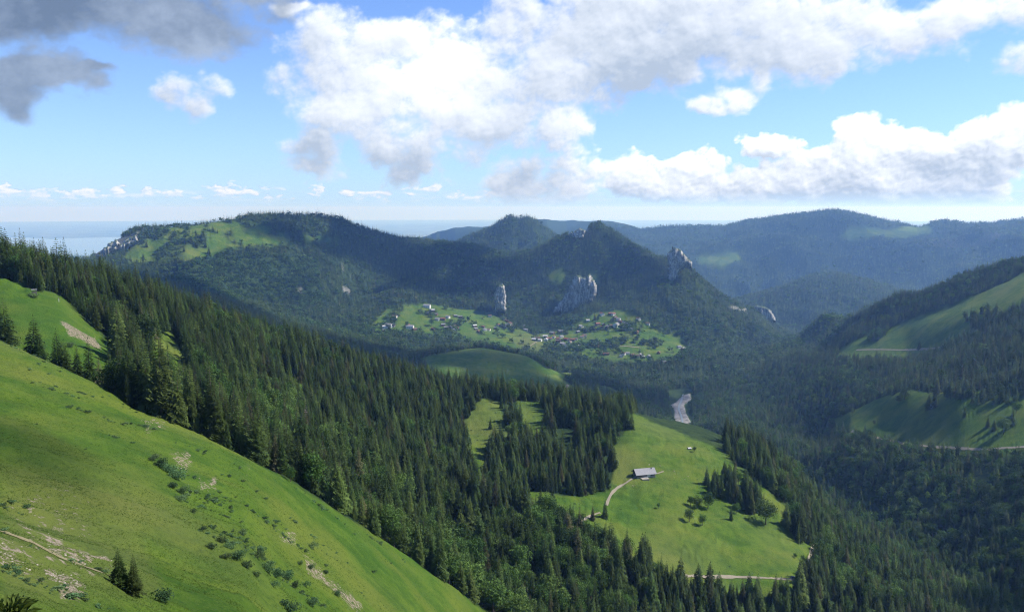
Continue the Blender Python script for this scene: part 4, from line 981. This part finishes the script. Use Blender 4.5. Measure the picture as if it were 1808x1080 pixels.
ribbon('track', [(1320,757),(1326,750),(1340,748),(1350,747)], 6, m_gravel, 'pale track on the small clearing in the gorge woods', 1500, 2600, .8)
m_stream, t, out = mat('stream_water'); principled(t, out, (.16, .19, .20), .35, .4)
ribbon('river', [(1206,696),(1203,708),(1197,720),(1203,734),(1206,748),(1202,760),(1197,768)], 6, m_stream, 'shallow braided mountain river in its gravel bed', 1950, 3200, .6)
me_p = simple('path_earth', (.17, .15, .08), .95, .3, 1.2)
ribbon('footpath', [(0,936),(60,958),(110,985),(160,1003),(200,1018)], .7, me_p, 'narrow trodden footpath over the near slope', 12, 300, .06)

# ------------------------------------------------------------------ buildings
m_white = simple('white_plaster', (.72, .70, .66), .9, .06, .5); m_wood = simple('brown_boards', (.16, .095, .055), .9, .3, 1.0); m_grey = simple('weathered_boards', (.13, .12, .11), .9, .3, 1.0)
m_rbrown = simple('brown_tiles', (.13, .085, .065), .8, .3, 1.5); m_rgrey = simple('grey_roof', (.20, .20, .21), .75, .25, 1.5); m_rred = simple('red_tiles', (.20, .085, .06), .8, .25, 1.5); m_rpale = simple('pale_roof', (.42, .42, .42), .6, .1, 1.5)
mg, t, out = mat('window_glass'); principled(t, out, (.03, .035, .04), .15, .5)
def box(bm, x0, x1, y0, y1, z0, z1):
    v = [bm.verts.new(c_) for c_ in ((x0,y0,z0),(x1,y0,z0),(x1,y1,z0),(x0,y1,z0),(x0,y0,z1),(x1,y0,z1),(x1,y1,z1),(x0,y1,z1))]
    for f in ((3,2,1,0),(4,5,6,7),(0,1,5,4),(1,2,6,5),(2,3,7,6),(3,0,4,7)): bm.faces.new([v[i] for i in f])
def bm_me(name, bm, m_):
    me = bpy.data.meshes.new(name); bm.normal_update(); bm.to_mesh(me); bm.free(); me.materials.append(m_); return me
def gable(L_, W, H_, rise, z0=-3.0):
    bm = bmesh.new(); hx, hy = L_/2, W/2
    v = [bm.verts.new(c_) for c_ in ((-hx,-hy,z0),(hx,-hy,z0),(hx,hy,z0),(-hx,hy,z0),(-hx,-hy,H_),(hx,-hy,H_),(hx,hy,H_),(-hx,hy,H_),(-hx,0,H_+rise),(hx,0,H_+rise))]
    for f in ((3,2,1,0),(0,1,5,4),(2,3,7,6),(1,2,6,9,5),(3,0,4,8,7),(4,5,9,8),(6,7,8,9)): bm.faces.new([v[i] for i in f])
    return bm
def roof(L_, W, H_, rise, over=.9, th=.28):
    bm = bmesh.new(); hx, hy = L_/2+over, W/2; sl = rise/hy; ey = hy+over; lo = H_-over*sl
    for s in (-1, 1):
        pts_ = [(-hx, s*ey, lo+.02), (hx, s*ey, lo+.02), (hx, 0, H_+rise+.02), (-hx, 0, H_+rise+.02)]
        a = [bm.verts.new(p) for p in pts_]; b2 = [bm.verts.new((p[0], p[1], p[2]+th)) for p in pts_]
        if s > 0: a, b2 = a[::-1], b2[::-1]
        bm.faces.new(a[::-1]); bm.faces.new(b2)
        for i in range(4): j = (i+1) % 4; bm.faces.new((a[i], a[j], b2[j], b2[i]))
    return bm
HP = [(697,561),(693,576),(687,577),(680,579),(678,585),(720,576),(724,580),(732,583),(754,543),(755,554),(763,550),(770,556),(772,565),(782,565),(791,561),(804,559),(813,561),(765,582),(782,575),(788,580),(797,579),(802,577),(801,583),(807,580),(838,577),(840,582),(853,578),(856,583),(863,583),(845,587),(879,575),(885,576),(890,579),(895,576),(900,573),(906,577),(875,581),(891,564),(895,568),(927,578),(928,584),(906,619),(915,622),(865,559),
 (943,601),(949,599),(953,602),(963,596),(964,602),(975,590),(978,596),(989,587),(985,599),(986,604),(991,596),(997,614),(993,609),(1006,605),(1011,602),(1017,600),(1010,610),(1024,613),(1020,610),(1027,596),(1032,594),(1046,610),(1020,587),(1026,578),(1037,583),(1038,567),(1055,574),(1066,574),(1072,579),(1088,576),(1077,555),(1083,556),(1086,562),(1092,565),(1095,569),(1102,570),(1106,574),(1113,582),(1124,588),(1127,564),(1144,573),(1075,605),(1101,626),(1108,625),(1097,630),(1072,626),(1061,623),(1067,627),(1130,629),(1136,632),(1145,630),(1124,631),(1199,614),(1206,618),(1172,641),(1163,624),(1063,556),(1116,628),(1078,576),(1062,579),(1000,601),(970,600)]
def hcluster(a, b):
    if b > 615 and a < 930: return 'at the forest edge above the dark round meadow'
    if a < 740: return 'in the leftmost hamlet of the village'
    if a < 832: return 'in the hamlet under the green hillside field'
    if a < 915: return 'along the street below the rock needle'
    if a < 935: return 'by the bushes right of the rock needle'
    if a < 985: return 'on the left of the village centre'
    if a < 1050: return 'on the right of the village centre'
    if b < 600 and a < 1090: return 'in the upper village on the right'
    if b < 600: return 'on the top right rim of the village'
    if a < 1112: return 'at the left of the lowest village row'
    if a < 1160: return 'at the right of the lowest village row'
    return 'scattered at the far right of the village'
cl = {}
for a, b in HP: cl.setdefault(hcluster(a, b), []).append((a, b))
hm = {}
for cn, lst in cl.items():
    lst.sort()
    for n_, (a, b) in enumerate(lst):
        p = hit(a, b, 3150); rd = math.hypot(p.x, p.y)
        if rd > 4600: continue
        wi = random.choices((0, 1, 2), (5, 4, 2))[0]; ri = random.choices((0, 1, 2, 3), (4, 4, 2, 2))[0]; si = random.choice((0, 1, 2)); big = (a, b) in ((997, 614), (754, 543), (724, 580), (687, 577), (1088, 576))
        if big: wi, ri, si = 0, 1, 3
        key = (wi, ri, si)
        if key not in hm:
            L_, W, H_ = ((12, 9, 5.2), (15, 10, 6), (10, 8, 4.5), (22, 13, 8))[si]; rs = W*.26
            bmw = bmesh.new()
            for s in (-1, 1):
                for fl in range(1 if H_ < 5 else 2):
                    for k in range(3): cx2 = (k-1)*L_*.3; box(bmw, cx2-.6, cx2+.6, s*W/2-.06 if s > 0 else -W/2-.06, s*W/2+.06 if s > 0 else -W/2+.06, 1+fl*2.6, 2.4+fl*2.6)
                    for k in range(2): cy2 = (k-.5)*W*.45; box(bmw, s*L_/2-.06, s*L_/2+.06, cy2-.6, cy2+.6, 1.0+fl*2.6, 2.4+fl*2.6)
            hm[key] = (bm_me('wall', gable(L_, W, H_, rs), (m_white, m_wood, m_grey)[wi]), bm_me('roof', roof(L_, W, H_, rs), (m_rbrown, m_rgrey, m_rred, m_rpale)[ri]), bm_me('windows', bmw, mg))
        e = bpy.data.objects.new('house', None); COL.objects.link(e); e.location = p; e.scale = (1.55,)*3; e.rotation_euler.z = random.uniform(-.7, .7)+(math.pi/2 if random.random() < .35 else 0)
        e.empty_display_size = 2
        e['label'] = f'{("white", "brown wooden", "grey wooden")[wi]} house {cn}, {ORD[n_+1] if n_ < 20 else "last"} from left'; e['category'] = 'house'; e['group'] = 'houses of the mountain village'
        for nm, mm in zip(('wall', 'roof', 'window_row'), hm[key]): link(nm, mm, e)
# far farms
for (a, b, rm, lb) in [(1640,517,5000,'pale farmhouse on the clearing beyond the right ridge'),(1728,403,9000,'tiny white farmhouse near the top of the far right ridge')]:
    p = hit(a, b, rm); e = bpy.data.objects.new('farmhouse', None); COL.objects.link(e); e.location = p; e['label'] = lb; e['category'] = 'farmhouse'
    sc_ = 1.6; link('wall', bm_me('wall', gable(26, 14, 8, 4), m_white), e); link('roof', bm_me('roof', roof(26, 14, 8, 4), m_rpale), e); e.rotation_euler.z = .2

# the alpine barn
p = hit(1137, 838, 540); rd = math.hypot(p.x, p.y)
barn = bpy.data.objects.new('alpine_barn', None); COL.objects.link(barn); barn.location = p; barn.rotation_euler.z = R(14)
barn['label'] = 'low wooden barn with a large silver grey shingled roof on the alp'; barn['category'] = 'barn'
LB, WB, HB, RS = 19.0, 10.5, 3.0, 3.6
mplank, t, out = mat('dark_planks'); tcn = t.nodes.new('ShaderNodeTexCoord'); wv = t.nodes.new('ShaderNodeTexWave'); wv.inputs['Scale'].default_value = 2.2; wv.inputs['Distortion'].default_value = .6; t.links.new(tcn.outputs['Object'], wv.inputs['Vector'])
principled(t, out, MIX(wv.outputs['Fac'], (.055, .042, .034), (.12, .095, .075), tree=t), .9)
mshing, t, out = mat('silver_shingles'); tcn = t.nodes.new('ShaderNodeTexCoord'); bk = t.nodes.new('ShaderNodeTexBrick'); bk.inputs['Scale'].default_value = 1.6; bk.inputs['Mortar Size'].default_value = .012
bk.inputs['Color1'].default_value = (.27, .265, .27, 1); bk.inputs['Color2'].default_value = (.20, .195, .20, 1); bk.inputs['Mortar'].default_value = (.12, .12, .12, 1); t.links.new(tcn.outputs['Object'], bk.inputs['Vector'])
principled(t, out, MIX(NOISE(tcn.outputs['Object'], .5, 4, .6, tree=t), bk.outputs['Color'], (.31, .305, .31), tree=t), .8)
link('wall', bm_me('wall', gable(LB, WB, HB, RS, -4), mplank), barn)
rf = link('roof', bm_me('roof', roof(LB, WB, HB, RS, 1.3, .3), mshing), barn)
bm = bmesh.new(); box(bm, 6.6, 7.4, -1.4, -.7, HB+RS-1.4, HB+RS+1.0); link('chimney', bm_me('chimney', bm, m_grey), rf)
bm = bmesh.new(); box(bm, -LB/2-.1, LB/2+.1, -WB/2-.12, WB/2+.12, -3, .9); link('plinth', bm_me('plinth', bm, m_stone), barn)
bm = bmesh.new(); box(bm, 1.2, 4.4, -WB/2-.25, -WB/2-.02, .1, 2.5); link('door', bm_me('door', bm, m_white), barn)
bm = bmesh.new(); box(bm, -LB/2-.2, -LB/2-.03, -1.3, 1.3, .0, 2.6); link('door', bm_me('door', bm, m_grey), barn)
for k in range(3):
    bm = bmesh.new(); cx2 = -7.0+k*2.6; box(bm, cx2-.45, cx2+.45, -WB/2-.14, -WB/2-.02, 1.3, 2.2); link('window', bm_me('window', bm, mg), barn)
bm = bmesh.new(); box(bm, -6.5, 1.0, -WB/2-6.0, -WB/2-1.2, -2.6, -.25)
tr = link('stone_terrace', bm_me('stone_terrace', bm, m_stone), barn)
p2 = hit(1139, 843, 540); tg = bpy.data.objects.new('water_trough', None); COL.objects.link(tg); tg.location = p2+Vector((0, 0, .1)); tg.rotation_euler.z = R(-25); tg['label'] = 'long pale water trough on the terrace in front of the barn'; tg['category'] = 'trough'
bm = bmesh.new(); box(bm, -2.6, 2.6, -.6, -.45, 0, .8); box(bm, -2.6, 2.6, .45, .6, 0, .8); box(bm, -2.6, -2.45, -.45, .45, 0, .8); box(bm, 2.45, 2.6, -.45, .45, 0, .8); box(bm, -2.45, 2.45, -.45, .45, 0, .12); link('basin', bm_me('basin', bm, m_white), tg)
bm = bmesh.new(); box(bm, -2.44, 2.44, -.44, .44, .5, .62); link('water', bm_me('water', bm, m_stream), tg)
# little shed on the brink
p = hit(1217, 793, 540); sh = bpy.data.objects.new('shed', None); COL.objects.link(sh); sh.location = p; sh.rotation_euler.z = .3; sh['label'] = 'tiny white roofed shed on the skyline brink of the alp'; sh['category'] = 'shed'
link('wall', bm_me('wall', gable(3.6, 2.6, 1.5, .8, -1.5), m_grey), sh); link('roof', bm_me('roof', roof(3.6, 2.6, 1.5, .8, .3, .12), m_rpale), sh)
# wooden lookout on the spur
p = hit(61, 523, 440); lk_ = bpy.data.objects.new('lookout_stand', None); COL.objects.link(lk_); lk_.location = p; lk_.rotation_euler.z = .5; lk_['label'] = 'small raised wooden lookout with flat roof at the forest edge of the spur'; lk_['category'] = 'lookout'
for sx in (-1, 1):
    for sy in (-1, 1):
        bm = bmesh.new(); box(bm, sx*1.2-.1, sx*1.2+.1, sy*1.0-.1, sy*1.0+.1, -.8, 4.3); link('leg', bm_me('leg', bm, m_grey), lk_)
bm = bmesh.new(); box(bm, -1.5, 1.5, -1.3, 1.3, 2.0, 2.15); link('platform', bm_me('platform', bm, m_grey), lk_)
bm = bmesh.new(); box(bm, -1.32, 1.32, -1.12, -1.04, 2.2, 3.0); box(bm, -1.32, 1.32, 1.04, 1.12, 2.2, 3.0); link('railing', bm_me('railing', bm, m_grey), lk_)
bm = bmesh.new(); box(bm, -1.6, 1.6, -1.4, 1.4, 4.3, 4.42); link('roof', bm_me('roof', bm, m_rpale), lk_)
# sign post near the lookout
p = hit(104, 533, 440); sg = bpy.data.objects.new('trail_post', None); COL.objects.link(sg); sg.location = p; sg['label'] = 'thin pale trail post standing on the spur right of the lookout'; sg['category'] = 'post'
bm = bmesh.new(); box(bm, -.1, .1, -.1, .1, -.3, 2.8); link('pole', bm_me('pole', bm, m_white), sg); bm = bmesh.new(); box(bm, -.5, .5, -.14, -.1, 2.1, 2.6); link('board', bm_me('board', bm, m_wood), sg)
# boulders on the alp
bl = [(1117,857),(1121,856),(1146,820),(1166,822),(1181,829),(1190,831),(1192,836),(1209,846),(1215,840),(1098,860)]
st_me = mesh_np('boulder', *stone(5)[:2], [m_stone])
for n_, (a, b) in enumerate(bl):
    p = hit(a, b, 540); o = link('boulder', st_me, None, f'pale boulder lying in the grass around the barn, {ORD[n_+1]} from left', 'boulder', 'boulders on the alp around the barn', loc=p); s_ = random.uniform(1.0, 2.0); o.scale = (s_*1.4, s_, s_); o.rotation_euler.z = random.random()*6
bl.sort()
for o, (a, b) in zip(sorted([o for o in COL.objects if o.name.startswith('boulder')], key=lambda o: o.location.x/o.location.y), bl):
    o['label'] = f'pale boulder lying in the grass around the barn, {ORD[bl.index((a, b))+1]} from left'
# parked cars
m_tyre = simple('tyre_rubber', (.02, .02, .02), .9, .1)
def car(p, rz, paint, label):
    e = bpy.data.objects.new('parked_car', None); COL.objects.link(e); e.location = p; e.rotation_euler.z = rz; e['label'] = label; e['category'] = 'car'
    prof = [(-2.1,.35),(-2.15,.8),(-1.95,1.0),(-1.5,1.05),(-1.2,1.45),(.45,1.5),(1.0,1.05),(1.95,.9),(2.15,.65),(2.1,.35)]
    def ext(pf, hy):
        bm = bmesh.new(); a = [bm.verts.new((x_, -hy, z_)) for x_, z_ in pf]; b2 = [bm.verts.new((x_, hy, z_)) for x_, z_ in pf]
        bm.faces.new(a[::-1]); bm.faces.new(b2)
        for i in range(len(pf)): j = (i+1) % len(pf); bm.faces.new((a[i], a[j], b2[j], b2[i]))
        bmesh.ops.recalc_face_normals(bm, faces=bm.faces); return bm
    link('body', bm_me('body', ext(prof, .85), paint), e); link('windows', bm_me('windows', ext([(-1.4,1.02),(-1.12,1.36),(.4,1.4),(.85,1.04)], .862), mg), e)
    for sx in (-1.35, 1.35):
        for sy in (-.78, .78):
            bm = bmesh.new(); bmesh.ops.create_cone(bm, cap_ends=True, segments=14, radius1=.34, radius2=.34, depth=.22); bmesh.ops.rotate(bm, verts=bm.verts, matrix=__import__('mathutils').Matrix.Rotation(math.pi/2, 3, 'X')); bmesh.ops.translate(bm, verts=bm.verts, vec=(sx, sy, .34)); link('wheel', bm_me('wheel', bm, m_tyre), e)
mp, t, out = mat('white_paint'); principled(t, out, (.7, .7, .7), .3, .5)
mp2, t, out = mat('dark_paint'); principled(t, out, (.03, .03, .04), .3, .5)
car(hit(1400, 1021, 540)+Vector((0, 0, .5)), .3, mp2, 'dark car parked at the right end of the road under the alp')
car(hit(1441, 957, 540)+Vector((0, 0, .5)), 1.3, mp, 'white car on the gravel road right of the alp')

# ------------------------------------------------------------------ cumulus outside the picture that shade parts of the land
mcl, t, out = mat('cloud_white'); bs = principled(t, out, (.85, .86, .88), 1, 0)
ca = ATTR(t, 'veil'); tp = t.nodes.new('ShaderNodeBsdfTransparent'); mx = t.nodes.new('ShaderNodeMixShader'); t.links.new(ca.outputs['Fac'], mx.inputs[0]); t.links.new(tp.outputs[0], mx.inputs[1]); t.links.new(bs.outputs[0], mx.inputs[2]); t.links.new(mx.outputs[0], out.inputs[0])
def shade_cloud(poly, rmin, alt, label, seed, dens=1.3, warp=420, far=5200):  # unseen cloud shaped from the wanted ground shadow, moved up towards the sun
    pts_ = []
    for (a, b, rm) in poly:
        q_ = hit(a, b, rm); rq = math.hypot(q_.x, q_.y); k_ = min(1.0, far/rq)
        pts_.append((q_.x*k_, q_.y*k_, max(q_.z, -900)))
    pts_ = np.array(pts_)
    C_ = pts_[:, :2]+((alt-pts_[:, 2])/SUNV[2])[:, None]*SUNV[None, :2]
    x0, y0 = C_.min(0)-150; x1, y1 = C_.max(0)+150; st = max(6, (x1-x0)/110)
    gx, gy = np.meshgrid(np.arange(x0, x1, st), np.arange(y0, y1, st), indexing='ij')
    wx_ = warp*(fbm(gx/warp, gy/warp, 5, seed, .6)-.5); wy_ = warp*(fbm(gx/warp, gy/warp, 5, seed+9, .6)-.5)
    ins = inpoly(gx+wx_, gy+wy_, [tuple(c_) for c_ in C_]) & (fbm(gx/160, gy/160, 4, seed+20) < .61)
    d = ins.astype(float)
    for _ in range(12):
        pd = np.pad(d, 1); d = np.where(ins, (pd[:-2, 1:-1]+pd[2:, 1:-1]+pd[1:-1, :-2]+pd[1:-1, 2:]+d)/5, 0)
    thk = min(380, .09*min(x1-x0, y1-y0)); top = alt+thk*.15+thk*d**.7*(.5+fbm(gx/200, gy/200, 4, seed+3)); bot = alt-thk*.1*d*fbm(gx/150, gy/150, 3, seed+5)
    nx, ny = gx.shape; nn = nx*ny; vl = np.clip(d*dens, 0, .97).reshape(-1); vl = np.concatenate([vl, vl])
    V = np.vstack([np.stack([gx, gy, top], -1).reshape(-1, 3), np.stack([gx, gy, bot], -1).reshape(-1, 3)])
    Qs = []; idx = lambda i, j: i*ny+j
    for i in range(nx-1):
        for j in range(ny-1):
            if not ins[i, j]: continue
            a, b2, c_, d2 = idx(i, j), idx(i+1, j), idx(i+1, j+1), idx(i, j+1)
            Qs.append((a, b2, c_, d2)); Qs.append((a+nn, d2+nn, c_+nn, b2+nn))
            for (di, dj, e0, e1) in ((-1, 0, d2, a), (1, 0, b2, c_), (0, -1, a, b2), (0, 1, c_, d2)):
                i2_, j2_ = i+di, j+dj
                if not (0 <= i2_ < nx-1 and 0 <= j2_ < ny-1 and ins[i2_, j2_]): Qs.append((e0, e0+nn, e1+nn, e1))
    link('cloud', mesh_np('cloud', V, np.array(Qs), [mcl], {'veil': vl}, smooth=True), kind='structure', label=label)
shade_cloud([(440,374,3900),(600,380,3900),(700,412,3900),(840,436,3900),(960,440,3900),(990,500,3900),(1000,545,3600),(960,560,3600),(900,540,3600),(850,530,3600),(700,520,3600),(640,480,3900),(590,460,3900),(560,430,3900),(470,420,3900),(400,396,3900)], 0, 2500, 'wide cumulus bank shading the ridge behind the village', 1, 1.2, 300)
shade_cloud([(1060,410,3900),(1150,450,3900),(1190,480,3900),(1150,500,3800),(1080,470,3800)], 0, 2500, 'smaller cumulus shading the right shoulder of the ridge', 8, 1.0, 200)
shade_cloud([(240,560,1500),(240,480,1900),(420,535,2400),(600,600,2500),(700,606,2700),(900,626,2600),(1050,650,2500),(1240,690,2300),(1330,640,2500),(1400,610,3300),(1290,660,2700),(1230,720,2300),(1120,760,1500),(1000,730,1900),(800,690,1900),(500,640,1500)], 0, 1500, 'cumulus shading the dark meadow and the woods of the valley', 2, .85, 300)
shade_cloud([(1700,900,1150),(1808,890,1050),(2000,930,1000),(2000,1300,600),(1760,1250,600),(1700,1050,900),(1640,970,1100)], 0, 1000, 'cumulus shading the gorge on the right', 3, .8, 160)
shade_cloud([(1380,390,9000),(1700,400,9000),(1800,440,9000),(1600,480,8000),(1350,480,8000)], 0, 3200, 'high cumulus added out of view to shade the far right mountains', 4, .32, 500, 10500)
shade_cloud([(0,700,60),(60,690,60),(180,800,60),(240,930,60),(200,960,60),(120,870,60),(0,780,60)], 0, 520, 'small scrap of cloud added out of view to shade the near grass slope', 5, .75, 50)
shade_cloud([(250,1020,40),(330,1010,40),(480,1090,40),(460,1200,40),(250,1200,40)], 0, 420, 'second small scrap of cloud added out of view to shade the near grass slope', 6, .7, 30)
# ------------------------------------------------------------------ haze
hz, t, out = mat('haze_air'); t.nodes.remove(out); out = t.nodes.new('ShaderNodeOutputMaterial')
pv = t.nodes.new('ShaderNodeVolumePrincipled'); pv.inputs['Density'].default_value = 4.5e-5
pv.inputs['Color'].default_value = (.28, .52, 1, 1); pv.inputs['Absorption Color'].default_value = (1, 1, 1, 1); pv.inputs['Anisotropy'].default_value = .25
t.links.new(pv.outputs[0], out.inputs['Volume'])
H = 95000; zb, ztp = -1400, 165
vs = [(-H,-H,zb),(H,-H,zb),(H,H,zb),(-H,H,zb),(-H,-H,ztp),(H,-H,ztp),(H,H,ztp),(-H,H,ztp)]
me = bpy.data.meshes.new('haze'); me.from_pydata(vs, [], [(3,2,1,0),(4,5,6,7),(0,1,5,4),(1,2,6,5),(2,3,7,6),(3,0,4,7)]); me.materials.append(hz)
link('haze', me, kind='stuff', label='thin blue summer haze filling the air over the valleys')
